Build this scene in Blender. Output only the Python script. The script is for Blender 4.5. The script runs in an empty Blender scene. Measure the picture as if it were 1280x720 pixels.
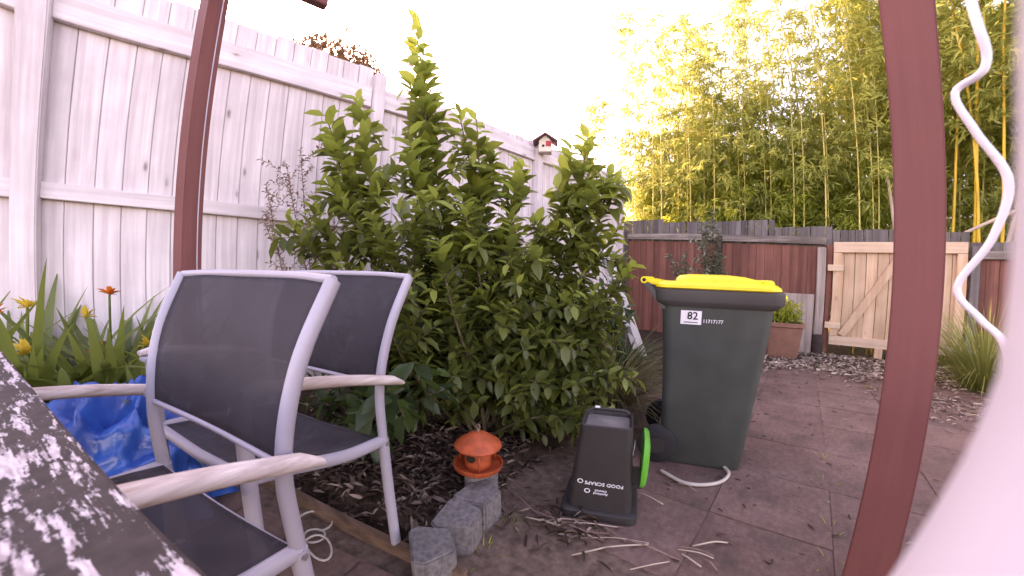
import bpy, bmesh, math, random
import numpy as np
from mathutils import Vector, Matrix, noise
R = math.radians
random.seed(7)
rng = np.random.default_rng(7)
sc = bpy.context.scene
COL = sc.collection

# ------------------------------------------------------------------ camera, sky, sun, exposure
CAM_POS = Vector((0, 0, 0.95))
YAW, PITCH, ROLL = R(42.4), R(-2.40), R(1.53)
cam = bpy.data.cameras.new('camera')
cam_ob = bpy.data.objects.new('camera', cam); COL.objects.link(cam_ob)
sc.camera = cam_ob
M3 = (Matrix.Rotation(YAW, 3, 'Z') @ Matrix.Rotation(PITCH, 3, 'X') @ Matrix.Rotation(-ROLL, 3, 'Y'))
cr, cf, cu = M3 @ Vector((1, 0, 0)), M3 @ Vector((0, 1, 0)), M3 @ Vector((0, 0, 1))
mw = Matrix.Identity(4)
for i in range(3):
    mw[i][0], mw[i][1], mw[i][2], mw[i][3] = cr[i], cu[i], -cf[i], CAM_POS[i]
cam_ob.matrix_world = mw
cam.type = 'PANO'                       # wide action-camera lens with barrel distortion
cam.sensor_fit = 'HORIZONTAL'; cam.sensor_width = 36.0; cam.sensor_height = 20.25
cam.panorama_type = 'FISHEYE_LENS_POLYNOMIAL'
F_MM = 452.3 / 1280 * 36.0; K3 = -0.1008
cam.fisheye_fov = R(180)
cam.fisheye_polynomial_k0 = 0.0
cam.fisheye_polynomial_k1 = -1.0 / F_MM
cam.fisheye_polynomial_k2 = 0.0
cam.fisheye_polynomial_k3 = -K3 / F_MM ** 3
cam.fisheye_polynomial_k4 = 0.0
cam.clip_start = 0.01; cam.clip_end = 2000
cam.lens = 2.6
cam.dof.use_dof = True; cam.dof.focus_distance = 2.2; cam.dof.aperture_fstop = 1.8

SUN_EL = R(22); SUN_AZ = Vector((-0.97, 0.20, 0)).normalized()   # direction towards the sun
world = bpy.data.worlds.new('World'); sc.world = world; world.use_nodes = True
wn = world.node_tree.nodes; wl = world.node_tree.links
bg = wn['Background']
sky = wn.new('ShaderNodeTexSky'); sky.sky_type = 'NISHITA'; sky.sun_disc = False
sky.sun_elevation = SUN_EL
sky.sun_rotation = math.atan2(SUN_AZ.x, SUN_AZ.y)
sky.air_density = 1.0; sky.dust_density = 2.0; sky.ozone_density = 0.6
wl.new(sky.outputs[0], bg.inputs[0]); bg.inputs[1].default_value = 0.15
sun = bpy.data.lights.new('sun', 'SUN'); sun.energy = 2.6; sun.angle = R(0.6); sun.color = (1.0, 0.9, 0.74)
sun_ob = bpy.data.objects.new('sun', sun); COL.objects.link(sun_ob)
sd = Vector((SUN_AZ.x * math.cos(SUN_EL), SUN_AZ.y * math.cos(SUN_EL), math.sin(SUN_EL)))
sun_ob.rotation_euler = sd.to_track_quat('Z', 'Y').to_euler()
sun_ob.location = sd * 30
vs = sc.view_settings
vs.view_transform = 'Standard'; vs.look = 'None'; vs.gamma = 1.0; vs.use_curve_mapping = False
vs.exposure = 3.1
vs.use_white_balance = True; vs.white_balance_temperature = 8800; vs.white_balance_tint = 48
sc.render.engine = 'CYCLES'
cy = sc.cycles
cy.use_denoising = True; cy.max_bounces = 8; cy.diffuse_bounces = 4; cy.transparent_max_bounces = 12
cy.use_adaptive_sampling = True; cy.caustics_reflective = False; cy.caustics_refractive = False

# ------------------------------------------------------------------ helpers
def link(o, parent=None):
    COL.objects.link(o)
    if parent is not None: o.parent = parent
    return o
def tag(o, label=None, cat=None, group=None, kind=None):
    if label: o['label'] = label
    if cat: o['category'] = cat
    if group: o['group'] = group
    if kind: o['kind'] = kind
    return o
def thing(name, label, cat, loc=(0, 0, 0), rz=0.0, group=None):
    o = bpy.data.objects.new(name, None); o.empty_display_size = 0.1
    o.location = loc; o.rotation_euler = (0, 0, rz)
    link(o); return tag(o, label, cat, group)
def mesh_np(name, V, F, mat=None, smooth=False):
    V = np.asarray(V, np.float32).reshape(-1, 3); F = np.asarray(F, np.int32)
    n, k = F.shape
    me = bpy.data.meshes.new(name)
    me.vertices.add(len(V)); me.vertices.foreach_set('co', V.ravel())
    me.loops.add(n * k); me.loops.foreach_set('vertex_index', F.ravel())
    me.polygons.add(n)
    me.polygons.foreach_set('loop_start', np.arange(0, n * k, k, dtype=np.int32))
    me.polygons.foreach_set('loop_total', np.full(n, k, np.int32))
    if smooth: me.polygons.foreach_set('use_smooth', np.ones(n, bool))
    me.update(calc_edges=True)
    if mat: me.materials.append(mat)
    return me
class MB:
    def __init__(s): s.v = []; s.f = []
    def add(s, v, f):
        o = len(s.v); s.v += [tuple(p) for p in v]; s.f += [tuple(i + o for i in q) for q in f]; return s
    def box(s, c, d, rot=None, bev=0.0):
        bm = bmesh.new(); bmesh.ops.create_cube(bm, size=1)
        for v in bm.verts: v.co = Vector((v.co.x * d[0], v.co.y * d[1], v.co.z * d[2]))
        if bev > 0: bmesh.ops.bevel(bm, geom=bm.edges[:], offset=bev, segments=2, affect='EDGES')
        m = Matrix.Translation(c) @ (rot.to_4x4() if rot else Matrix.Identity(4))
        bm.verts.index_update()
        s.add([m @ v.co for v in bm.verts], [[v.index for v in f.verts] for f in bm.faces]); bm.free(); return s
    def bar(s, a, b, w, t, bev=0.0, up=(0, 0, 1)):
        a, b = Vector(a), Vector(b); z = (b - a); L = z.length; z.normalize()
        u = Vector(up); x = u.cross(z)
        if x.length < 1e-4: x = Vector((1, 0, 0))
        x.normalize(); y = z.cross(x)
        rot = Matrix((x, y, z)).transposed()
        return s.box((a + b) / 2, (w, t, L), rot, bev)
    def tube(s, pts, r, n=10, r2=None, side=None, caps=True):
        """r: radius or list; r2: second radius (elliptic) along the side axis"""
        pts = [Vector(p) for p in pts]; m = len(pts)
        rs = r if isinstance(r, (list, tuple)) else [r] * m
        rb = rs if r2 is None else (r2 if isinstance(r2, (list, tuple)) else [r2] * m)
        V = []; ref = Vector(side) if side else None; px = None
        for i, p in enumerate(pts):
            t = (pts[min(i + 1, m - 1)] - pts[max(i - 1, 0)]).normalized()
            if ref is not None: x = ref - t * ref.dot(t)
            elif px is not None: x = px - t * px.dot(t)
            else: x = t.orthogonal()
            x.normalize(); px = x; y = t.cross(x)
            for k in range(n):
                a = 2 * math.pi * k / n
                V.append(p + x * (rs[i] * math.cos(a)) + y * (rb[i] * math.sin(a)))
        Fc = [(i * n + k, i * n + (k + 1) % n, (i + 1) * n + (k + 1) % n, (i + 1) * n + k) for i in range(m - 1) for k in range(n)]
        if caps: Fc += [tuple(range(n - 1, -1, -1)), tuple((m - 1) * n + k for k in range(n))]
        return s.add(V, Fc)
    def lathe(s, prof, c=(0, 0, 0), n=32, cap=True):
        V = []; m = len(prof)
        for r, z in prof:
            for k in range(n):
                a = 2 * math.pi * k / n; V.append((c[0] + r * math.cos(a), c[1] + r * math.sin(a), c[2] + z))
        Fc = [(i * n + k, i * n + (k + 1) % n, (i + 1) * n + (k + 1) % n, (i + 1) * n + k) for i in range(m - 1) for k in range(n)]
        if cap: Fc += [tuple(range(n - 1, -1, -1)), tuple((m - 1) * n + k for k in range(n))]
        return s.add(V, Fc)
    def loft(s, secs, cap=True):
        """secs: list of (z, hx, hy, corner radius, cx, cy)"""
        V = []; q = 4; n = 4 * (q + 1)
        for z, hx, hy, r, cx, cy_ in secs:
            for qd, (sx, sy) in enumerate(((1, 1), (-1, 1), (-1, -1), (1, -1))):
                for k in range(q + 1):
                    a = math.pi / 2 * (qd + k / q)
                    V.append((cx + sx * (hx - r) + r * math.cos(a), cy_ + sy * (hy - r) + r * math.sin(a), z))
        m = len(secs)
        Fc = [(i * n + k, i * n + (k + 1) % n, (i + 1) * n + (k + 1) % n, (i + 1) * n + k) for i in range(m - 1) for k in range(n)]
        if cap: Fc += [tuple(range(n - 1, -1, -1)), tuple((m - 1) * n + k for k in range(n))]
        return s.add(V, Fc)
    def mesh(s, name, mat, smooth=False, angle=None):
        me = bpy.data.meshes.new(name); me.from_pydata(s.v, [], s.f); me.update()
        if mat: me.materials.append(mat)
        if smooth:
            me.polygons.foreach_set('use_smooth', [True] * len(me.polygons))
            if angle is not None: me.set_sharp_from_angle(angle=R(angle))
        return me
    def obj(s, name, mat, parent=None, smooth=False, angle=None):
        return link(bpy.data.objects.new(name, s.mesh(name, mat, smooth, angle)), parent)
def inst(name, me, parent=None, loc=(0, 0, 0), rot=(0, 0, 0), scale=(1, 1, 1)):
    o = bpy.data.objects.new(name, me); o.location = loc; o.rotation_euler = rot; o.scale = scale
    return link(o, parent)

# ------------------------------------------------------------------ materials
class NT:
    def __init__(s, name):
        s.m = bpy.data.materials.new(name); s.m.use_nodes = True
        s.t = s.m.node_tree; s.b = s.t.nodes['Principled BSDF']; s.out = s.t.nodes['Material Output']
    def n(s, typ, **kw):
        nd = s.t.nodes.new(typ)
        for k, v in kw.items():
            if k.startswith('i_'): nd.inputs[k[2:].replace('_', ' ')].default_value = v
            else: setattr(nd, k, v)
        return nd
    def l(s, a, b): s.t.links.new(a, b); return s
    def coords(s, scale=(1, 1, 1), which='Object', rnd=True):
        tc = s.n('ShaderNodeTexCoord'); mp = s.n('ShaderNodeMapping'); mp.inputs['Scale'].default_value = scale
        s.l(tc.outputs[which], mp.inputs['Vector'])
        if rnd:
            oi = s.n('ShaderNodeObjectInfo'); cm = s.n('ShaderNodeMath', operation='MULTIPLY'); cm.inputs[1].default_value = 37.0
            s.l(oi.outputs['Random'], cm.inputs[0]); s.l(cm.outputs[0], mp.inputs['Location'])
        return mp.outputs[0]
    def noise(s, vec, scale, detail=4, rough=0.55):
        nd = s.n('ShaderNodeTexNoise'); nd.inputs['Scale'].default_value = scale
        nd.inputs['Detail'].default_value = detail; nd.inputs['Roughness'].default_value = rough
        s.l(vec, nd.inputs['Vector']); return nd.outputs['Fac']
    def ramp(s, fac, stops):
        nd = s.n('ShaderNodeValToRGB'); el = nd.color_ramp.elements
        while len(el) < len(stops): el.new(0.5)
        for e, (p, c) in zip(el, stops):
            e.position = p; e.color = (*c, 1) if len(c) == 3 else c
        s.l(fac, nd.inputs[0]); return nd.outputs[0]
    def mix(s, fac, a, b, mode='MIX'):
        nd = s.n('ShaderNodeMix', data_type='RGBA', blend_type=mode)
        for sock, val in ((nd.inputs[0], fac), (nd.inputs[6], a), (nd.inputs[7], b)):
            if hasattr(val, 'is_output') or isinstance(val, bpy.types.NodeSocket): s.l(val, sock)
            elif isinstance(val, (int, float)): sock.default_value = val
            else: sock.default_value = (*val, 1)
        return nd.outputs[2]
    def bump(s, h, strength=0.3, dist=0.01):
        b = s.n('ShaderNodeBump'); b.inputs['Strength'].default_value = strength; b.inputs['Distance'].default_value = dist
        s.l(h, b.inputs['Height']); s.l(b.outputs[0], s.b.inputs['Normal'])
    def set(s, col=None, rough=0.6, spec=0.3, metal=0.0):
        if col is not None:
            if isinstance(col, bpy.types.NodeSocket): s.l(col, s.b.inputs['Base Color'])
            else: s.b.inputs['Base Color'].default_value = (*col, 1)
        s.b.inputs['Roughness'].default_value = rough; s.b.inputs['Specular IOR Level'].default_value = spec
        s.b.inputs['Metallic'].default_value = metal
        return s.m

def wood(name, dark, light, grain=(30, 30, 1.2), knots=0.0, rough=0.75, per=0.25, knotcol=None, axis='Z'):
    t = NT(name)
    g = grain if axis == 'Z' else ((grain[2], grain[0], grain[1]) if axis == 'X' else (grain[0], grain[2], grain[1]))
    v = t.coords(g); f = t.noise(v, 1.0, 6, 0.6)
    c = t.ramp(f, [(0.3, dark), (0.68, light)])
    v2 = t.coords((2.2, 2.2, 2.2)); f2 = t.noise(v2, 1.6, 4)
    c = t.mix(t.ramp(f2, [(0.35, (0, 0, 0)), (0.7, (1, 1, 1))]), c, tuple(0.78 * a + 0.0 for a in dark))
    nd = c.node; 
    # lower the blotch amount
    mul = t.n('ShaderNodeMath', operation='MULTIPLY'); mul.inputs[1].default_value = 0.42
    t.l(t.ramp(f2, [(0.4, (0, 0, 0)), (0.75, (1, 1, 1))]), mul.inputs[0]); t.l(mul.outputs[0], nd.inputs[0])
    if knots > 0:
        kv = t.coords((7, 7, 2.6) if axis == 'Z' else ((2.6, 7, 7) if axis == 'X' else (7, 2.6, 7)))
        vo = t.n('ShaderNodeTexVoronoi'); vo.inputs['Scale'].default_value = 1.0; vo.inputs['Randomness'].default_value = 1.0
        t.l(kv, vo.inputs['Vector'])
        nz = t.noise(t.coords((9, 9, 9)), 2.0, 3)
        ad = t.n('ShaderNodeMath', operation='MULTIPLY_ADD'); ad.inputs[1].default_value = 0.12
        t.l(nz, ad.inputs[0]); t.l(vo.outputs['Distance'], ad.inputs[2])
        k = t.ramp(ad.outputs[0], [(0.10, (1, 1, 1)), (0.17, (0.15, 0.15, 0.15)), (0.25, (0, 0, 0))])
        m2 = t.n('ShaderNodeMath', operation='MULTIPLY'); m2.inputs[1].default_value = knots; t.l(k, m2.inputs[0])
        c = t.mix(m2.outputs[0], c, knotcol or tuple(0.35 * a for a in dark))
    oi = t.n('ShaderNodeObjectInfo'); mr = t.n('ShaderNodeMapRange')
    mr.inputs['To Min'].default_value = 1 - per; mr.inputs['To Max'].default_value = 1.0
    t.l(oi.outputs['Random'], mr.inputs['Value'])
    hs = t.n('ShaderNodeHueSaturation'); t.l(c, hs.inputs['Color']); t.l(mr.outputs[0], hs.inputs['Value'])
    t.bump(f, 0.35, 0.004)
    return t.set(hs.outputs[0], rough, 0.25)
def plain(name, col, rough=0.5, spec=0.4, var=0.15, scale=6, metal=0.0, bump=0.0):
    t = NT(name); f = t.noise(t.coords((scale,) * 3), 1.0, 5)
    c = t.ramp(f, [(0.3, tuple(a * (1 - var) for a in col)), (0.7, tuple(min(1, a * (1 + var)) for a in col))])
    if bump: t.bump(t.noise(t.coords((scale * 12,) * 3), 1.0, 4), bump, 0.003)
    return t.set(c, rough, spec, metal)
def leafmat(name, dark, light, trans, tfac=0.35, rough=0.45, spec=0.35):
    t = NT(name); ge = t.n('ShaderNodeNewGeometry')
    c = t.ramp(ge.outputs['Random Per Island'], [(0.0, dark), (0.55, tuple((a + b) / 2 for a, b in zip(dark, light))), (1.0, light)])
    t.set(c, rough, spec)
    tr = t.n('ShaderNodeBsdfTranslucent'); ms = t.n('ShaderNodeMixShader'); ms.inputs[0].default_value = tfac
    tc = t.mix(ge.outputs['Random Per Island'], tuple(0.7 * a for a in trans), trans)
    t.l(tc, tr.inputs['Color'])
    t.l(t.b.outputs[0], ms.inputs[1]); t.l(tr.outputs[0], ms.inputs[2]); t.l(ms.outputs[0], t.out.inputs['Surface'])
    return t.m

M = {}
M['white_wood'] = wood('white_wood', (0.53, 0.46, 0.46), (0.77, 0.71, 0.71), (26, 26, 1.0), knots=0.85, per=0.10, knotcol=(0.22, 0.16, 0.14))
M['white_rail'] = wood('white_rail', (0.54, 0.475, 0.475), (0.78, 0.72, 0.72), (26, 26, 1.0), knots=0.8, per=0.06, knotcol=(0.25, 0.17, 0.12), axis='Y')
M['grey_wood'] = wood('grey_wood', (0.10, 0.085, 0.08), (0.21, 0.185, 0.175), (22, 22, 1.2), per=0.4)
M['red_wood'] = wood('red_wood', (0.15, 0.055, 0.040), (0.32, 0.125, 0.088), (20, 20, 0.9), per=0.35)
M['old_rail'] = wood('old_rail', (0.10, 0.075, 0.06), (0.42, 0.36, 0.31), (30, 30, 1.5), per=0.3, axis='X')
M['pale_post'] = wood('pale_post', (0.22, 0.17, 0.14), (0.46, 0.38, 0.33), (24, 24, 1.2), per=0.2)
M['gate_wood'] = wood('gate_wood', (0.52, 0.33, 0.20), (0.70, 0.49, 0.33), (22, 22, 1.0), knots=0.5, per=0.2, knotcol=(0.22, 0.10, 0.05))
M['gate_rail'] = wood('gate_rail', (0.56, 0.39, 0.26), (0.72, 0.53, 0.38), (22, 22, 1.0), per=0.1, axis='X')
M['post_red'] = wood('post_red', (0.178, 0.060, 0.053), (0.205, 0.070, 0.062), (40, 40, 2.0), knots=0.15, rough=0.6, per=0.02)
M['timber'] = wood('timber', (0.10, 0.055, 0.035), (0.25, 0.15, 0.10), (30, 30, 1.2), axis='X')
M['metal'] = plain('metal', (0.34, 0.315, 0.36), 0.42, 0.5, 0.06, 8)
M['bolt'] = plain('bolt', (0.45, 0.43, 0.42), 0.35, 0.5, 0.1, 20, 0.8)
M['arm_wood'] = wood('arm_wood', (0.34, 0.24, 0.20), (0.68, 0.59, 0.54), (60, 60, 3.0), per=0.1, axis='Y')
M['alu'] = plain('alu', (0.42, 0.41, 0.42), 0.45, 0.5, 0.15, 9, 0.5)
M['bin_green'] = plain('bin_green', (0.042, 0.049, 0.042), 0.55, 0.4, 0.17, 8, bump=0.12)
M['bin_rim'] = plain('bin_rim', (0.060, 0.056, 0.053), 0.5, 0.4, 0.12, 5)
M['yellow'] = plain('yellow', (0.76, 0.57, 0.014), 0.45, 0.4, 0.13, 9)
M['rubber'] = plain('rubber', (0.018, 0.017, 0.018), 0.75, 0.3, 0.2, 10)
M['caddy'] = plain('caddy', (0.026, 0.022, 0.021), 0.5, 0.4, 0.15, 8, bump=0.1)
M['caddy_top'] = plain('caddy_top', (0.14, 0.125, 0.115), 0.6, 0.3, 0.3, 14)
M['lid_green'] = plain('lid_green', (0.045, 0.36, 0.035), 0.4, 0.4, 0.1, 8)
M['print'] = plain('print', (0.72, 0.72, 0.74), 0.6, 0.2, 0.08, 60)
M['ink'] = plain('ink', (0.02, 0.02, 0.025), 0.7, 0.2, 0.1, 20)
M['sticker'] = plain('sticker', (0.70, 0.68, 0.71), 0.5, 0.3, 0.06, 20)
M['feeder'] = plain('feeder', (0.42, 0.075, 0.025), 0.55, 0.35, 0.3, 22, bump=0.1)
M['feeder_dark'] = plain('feeder_dark', (0.03, 0.022, 0.015), 0.8, 0.2, 0.2, 20)
M['concrete'] = plain('concrete', (0.165, 0.148, 0.142), 0.95, 0.12, 0.35, 55, bump=0.8)
M['terracotta'] = plain('terracotta', (0.24, 0.115, 0.080), 0.8, 0.2, 0.15, 8, bump=0.2)
M['soil'] = plain('soil', (0.050, 0.031, 0.023), 0.95, 0.1, 0.5, 14, bump=0.9)
M['dark_stump'] = plain('dark_stump', (0.05, 0.035, 0.03), 0.9, 0.2, 0.3, 14, bump=0.5)
M['white_plastic'] = plain('white_plastic', (0.50, 0.48, 0.55), 0.4, 0.4, 0.02, 8)
M['cable'] = plain('cable', (0.66, 0.62, 0.68), 0.4, 0.4, 0.04, 20)
M['hose'] = plain('hose', (0.42, 0.37, 0.32), 0.5, 0.4, 0.1, 20)
M['bird_roof'] = plain('bird_roof', (0.17, 0.075, 0.085), 0.6, 0.3, 0.2, 10)
M['bird_cream'] = plain('bird_cream', (0.62, 0.55, 0.44), 0.6, 0.3, 0.1, 10)
M['bird_red'] = plain('bird_red', (0.40, 0.03, 0.04), 0.5, 0.3, 0.1, 10)
M['stem'] = plain('stem', (0.10, 0.08, 0.045), 0.8, 0.2, 0.3, 20, bump=0.4)
M['dry_stem'] = plain('dry_stem', (0.24, 0.15, 0.12), 0.8, 0.2, 0.3, 20)
M['culm'] = plain('culm', (0.58, 0.48, 0.14), 0.45, 0.4, 0.3, 4)
M['culm_yellow'] = plain('culm_yellow', (0.62, 0.40, 0.03), 0.4, 0.4, 0.2, 4)
M['dead_cane'] = plain('dead_cane', (0.42, 0.33, 0.25), 0.7, 0.3, 0.2, 6)
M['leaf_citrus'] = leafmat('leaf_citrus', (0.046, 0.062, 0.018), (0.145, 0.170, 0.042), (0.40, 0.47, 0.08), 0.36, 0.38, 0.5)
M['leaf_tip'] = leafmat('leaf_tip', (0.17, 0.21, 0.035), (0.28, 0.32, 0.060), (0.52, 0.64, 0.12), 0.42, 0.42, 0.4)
M['leaf_dark'] = leafmat('leaf_dark', (0.022, 0.042, 0.014), (0.06, 0.10, 0.03), (0.12, 0.22, 0.04), 0.25, 0.4, 0.4)
M['leaf_olive'] = leafmat('leaf_olive', (0.085, 0.11, 0.075), (0.20, 0.23, 0.17), (0.20, 0.26, 0.14), 0.25, 0.5, 0.3)
M['leaf_dry'] = leafmat('leaf_dry', (0.19, 0.12, 0.09), (0.34, 0.23, 0.18), (0.35, 0.22, 0.14), 0.25, 0.7, 0.2)
M['leaf_red'] = leafmat('leaf_red', (0.10, 0.07, 0.045), (0.21, 0.13, 0.09), (0.3, 0.18, 0.1), 0.25, 0.6, 0.2)
M['leaf_bamboo'] = leafmat('leaf_bamboo', (0.20, 0.235, 0.060), (0.38, 0.41, 0.105), (0.58, 0.62, 0.16), 0.42, 0.5, 0.3)
M['leaf_bright'] = leafmat('leaf_bright', (0.15, 0.20, 0.025), (0.27, 0.31, 0.05), (0.60, 0.66, 0.10), 0.42, 0.45, 0.3)
M['leaf_strap'] = leafmat('leaf_strap', (0.065, 0.095, 0.022), (0.21, 0.25, 0.06), (0.36, 0.45, 0.09), 0.3, 0.4, 0.4)
for nd in list(M['leaf_strap'].node_tree.nodes):
    if nd.type == 'VALTORGB':
        oi = M['leaf_strap'].node_tree.nodes.new('ShaderNodeObjectInfo'); M['leaf_strap'].node_tree.links.new(oi.outputs['Random'], nd.inputs[0])
M['leaf_grass'] = leafmat('leaf_grass', (0.13, 0.15, 0.035), (0.26, 0.28, 0.08), (0.42, 0.44, 0.12), 0.3, 0.55, 0.25)
M['grass_brown'] = leafmat('grass_brown', (0.075, 0.07, 0.03), (0.20, 0.17, 0.08), (0.24, 0.2, 0.08), 0.25, 0.6, 0.2)
M['flower_orange'] = leafmat('flower_orange', (0.70, 0.12, 0.02), (0.85, 0.26, 0.04), (0.9, 0.3, 0.05), 0.35, 0.5, 0.2)
M['flower_yellow'] = leafmat('flower_yellow', (0.65, 0.42, 0.04), (0.75, 0.55, 0.08), (0.9, 0.7, 0.1), 0.35, 0.5, 0.2)
M['litter'] = leafmat('litter', (0.045, 0.027, 0.020), (0.36, 0.27, 0.21), (0.2, 0.13, 0.08), 0.12, 0.8, 0.15)
for nd in M['litter'].node_tree.nodes:
    if nd.type == 'VALTORGB': nd.color_ramp.elements[1].position = 0.72; nd.color_ramp.elements[1].color = (0.10, 0.062, 0.045, 1)
M['bark'] = leafmat('bark', (0.16, 0.10, 0.075), (0.50, 0.40, 0.32), (0.2, 0.13, 0.08), 0.05, 0.85, 0.15)
M['weed'] = leafmat('weed', (0.16, 0.19, 0.03), (0.30, 0.30, 0.06), (0.4, 0.42, 0.1), 0.3, 0.6, 0.2)

def m_ground():
    t = NT('ground_soil'); v = t.coords((1, 1, 1), rnd=False)
    c = t.ramp(t.noise(v, 2.2, 6), [(0.3, (0.07, 0.05, 0.035)), (0.55, (0.10, 0.085, 0.045)), (0.8, (0.08, 0.10, 0.035))])
    t.bump(t.noise(v, 30, 6), 0.6, 0.02); return t.set(c, 0.95, 0.1)
M['ground'] = m_ground()
def m_paver():
    t = NT('paver'); v = t.coords((1, 1, 1)); tg = t.n('ShaderNodeTexCoord')
    ge = t.n('ShaderNodeNewGeometry')
    f = t.noise(ge.outputs['Position'], 2.4, 7, 0.62); f2 = t.noise(ge.outputs['Position'], 38, 6, 0.7)
    c = t.ramp(f, [(0.28, (0.120, 0.070, 0.056)), (0.5, (0.180, 0.108, 0.088)), (0.72, (0.240, 0.150, 0.122))])
    c = t.mix(0.55, c, t.ramp(f2, [(0.35, (0.45, 0.43, 0.45)), (0.62, (1.0, 1.0, 1.0)), (0.8, (1.45, 1.4, 1.35))]), 'MULTIPLY')
    f3 = t.noise(ge.outputs['Position'], 5.5, 5, 0.6)
    c = t.mix(t.ramp(f3, [(0.52, (0, 0, 0)), (0.72, (0.55, 0.55, 0.55))]), c, (0.06, 0.052, 0.042))
    oi = t.n('ShaderNodeObjectInfo'); mr = t.n('ShaderNodeMapRange'); mr.inputs['To Min'].default_value = 0.88; mr.inputs['To Max'].default_value = 1.08
    t.l(oi.outputs['Random'], mr.inputs['Value'])
    hs = t.n('ShaderNodeHueSaturation'); t.l(c, hs.inputs['Color']); t.l(mr.outputs[0], hs.inputs['Value'])
    t.bump(f2, 0.55, 0.006); return t.set(hs.outputs[0], 0.85, 0.2)
M['paver'] = m_paver()
M['joint'] = plain('joint', (0.135, 0.090, 0.070), 0.95, 0.1, 0.4, 30, bump=0.5)
def m_table(name, stretch):
    t = NT(name); v = t.coords((1, 1, 1))
    f = t.noise(t.coords(stretch), 1.0, 9, 0.72); f2 = t.noise(v, 11.0, 4); f4 = t.noise(v, 130, 3)
    ad = t.n('ShaderNodeMath', operation='MULTIPLY_ADD'); ad.inputs[1].default_value = 0.22; t.l(f2, ad.inputs[0]); t.l(f, ad.inputs[2])
    ad2 = t.n('ShaderNodeMath', operation='MULTIPLY_ADD'); ad2.inputs[1].default_value = 0.12; t.l(f4, ad2.inputs[0]); t.l(ad.outputs[0], ad2.inputs[2])
    mask = t.ramp(ad2.outputs[0], [(0.692, (0, 0, 0)), (0.712, (1, 1, 1))])
    dark = t.ramp(t.noise(v, 60, 6), [(0.3, (0.016, 0.011, 0.010)), (0.7, (0.046, 0.031, 0.028))])
    pale = t.ramp(t.noise(t.coords(tuple(3 * q for q in stretch)), 1.0, 5), [(0.3, (0.22, 0.17, 0.17)), (0.65, (0.58, 0.51, 0.52))])
    c = t.mix(mask, dark, pale)
    t.bump(mask, 0.6, 0.002); return t.set(c, 0.7, 0.3)
M['table'] = m_table('table_paint', (15, 100, 100)); M['table_slat'] = m_table('table_slat_paint', (130, 12, 130))
def m_sling():
    t = NT('sling'); v = t.coords((1, 1, 1), rnd=False)
    w1 = t.n('ShaderNodeTexWave', wave_type='BANDS', bands_direction='X'); w1.inputs['Scale'].default_value = 160
    w2 = t.n('ShaderNodeTexWave', wave_type='BANDS', bands_direction='Z'); w2.inputs['Scale'].default_value = 160
    t.l(v, w1.inputs['Vector']); t.l(v, w2.inputs['Vector'])
    f = t.noise(v, 9, 6, 0.65)
    c = t.ramp(f, [(0.3, (0.030, 0.025, 0.030)), (0.6, (0.046, 0.039, 0.046)), (0.85, (0.11, 0.10, 0.11))])
    t.bump(t.mix(0.5, w1.outputs[0], w2.outputs[0]), 0.12, 0.0008)
    t.set(c, 0.75, 0.3)
    tr = t.n('ShaderNodeBsdfTransparent'); ms = t.n('ShaderNodeMixShader'); ms.inputs[0].default_value = 0.2
    t.l(t.b.outputs[0], ms.inputs[1]); t.l(tr.outputs[0], ms.inputs[2]); t.l(ms.outputs[0], t.out.inputs['Surface'])
    return t.m
M['sling'] = m_sling()
def m_tarp():
    t = NT('tarp'); v = t.coords((1, 1, 1), rnd=False); f = t.noise(v, 7, 5)
    c = t.ramp(f, [(0.3, (0.004, 0.050, 0.25)), (0.7, (0.012, 0.13, 0.46))])
    t.bump(t.noise(v, 13, 4), 0.35, 0.012); return t.set(c, 0.30, 0.6)
M['tarp'] = m_tarp()

# ------------------------------------------------------------------ ground, garden bed, paving
g = MB(); g.add([(-400, -400, -0.06), (400, -400, -0.06), (400, 400, -0.06), (-400, 400, -0.06)], [(0, 1, 2, 3)])
tag(g.obj('ground', M['ground']), kind='structure')
BED = [(-2.9, -1.7), (-2.25, -1.7), (-2.25, 0.04), (-1.42, 0.35), (-0.80, 0.575), (-0.84, 0.80), (-0.98, 1.10), (-1.02, 1.5), (-1.0, 3.4), (-0.75, 4.2), (-0.40, 4.6), (-0.35, 6.0), (-2.9, 6.0)]
def in_poly(x, y, P):
    c = False; j = len(P) - 1
    for i in range(len(P)):
        if (P[i][1] > y) != (P[j][1] > y) and x < (P[j][0] - P[i][0]) * (y - P[i][1]) / (P[j][1] - P[i][1]) + P[i][0]: c = not c
        j = i
    return c
def poly_dist(x, y, P):
    d = 9.
    for i in range(len(P)):
        a, b = P[i - 1], P[i]; dx, dy = b[0] - a[0], b[1] - a[1]
        t = max(0, min(1, ((x - a[0]) * dx + (y - a[1]) * dy) / (dx * dx + dy * dy)))
        d = min(d, math.hypot(x - a[0] - t * dx, y - a[1] - t * dy))
    return d
def bed_z(x, y):
    if not in_poly(x, y, BED): return -0.05
    d = poly_dist(x, y, BED)
    return -0.05 + 0.10 * min(1, d / 0.10) + 0.025 * noise.noise((x * 5, y * 5, 0)) + 0.012 * noise.noise((x * 17, y * 17, 3))
nx, ny = 46, 150
V = []; 
for j in range(ny + 1):
    for i in range(nx + 1):
        x = -2.92 + 2.62 * i / nx; y = -1.75 + 7.8 * j / ny; V.append((x, y, bed_z(x, y)))
Fq = [(j * (nx + 1) + i, j * (nx + 1) + i + 1, (j + 1) * (nx + 1) + i + 1, (j + 1) * (nx + 1) + i) for j in range(ny) for i in range(nx)]
tag(link(bpy.data.objects.new('garden_bed', mesh_np('garden_bed', V, Fq, M['soil'], True))), kind='structure')

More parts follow.
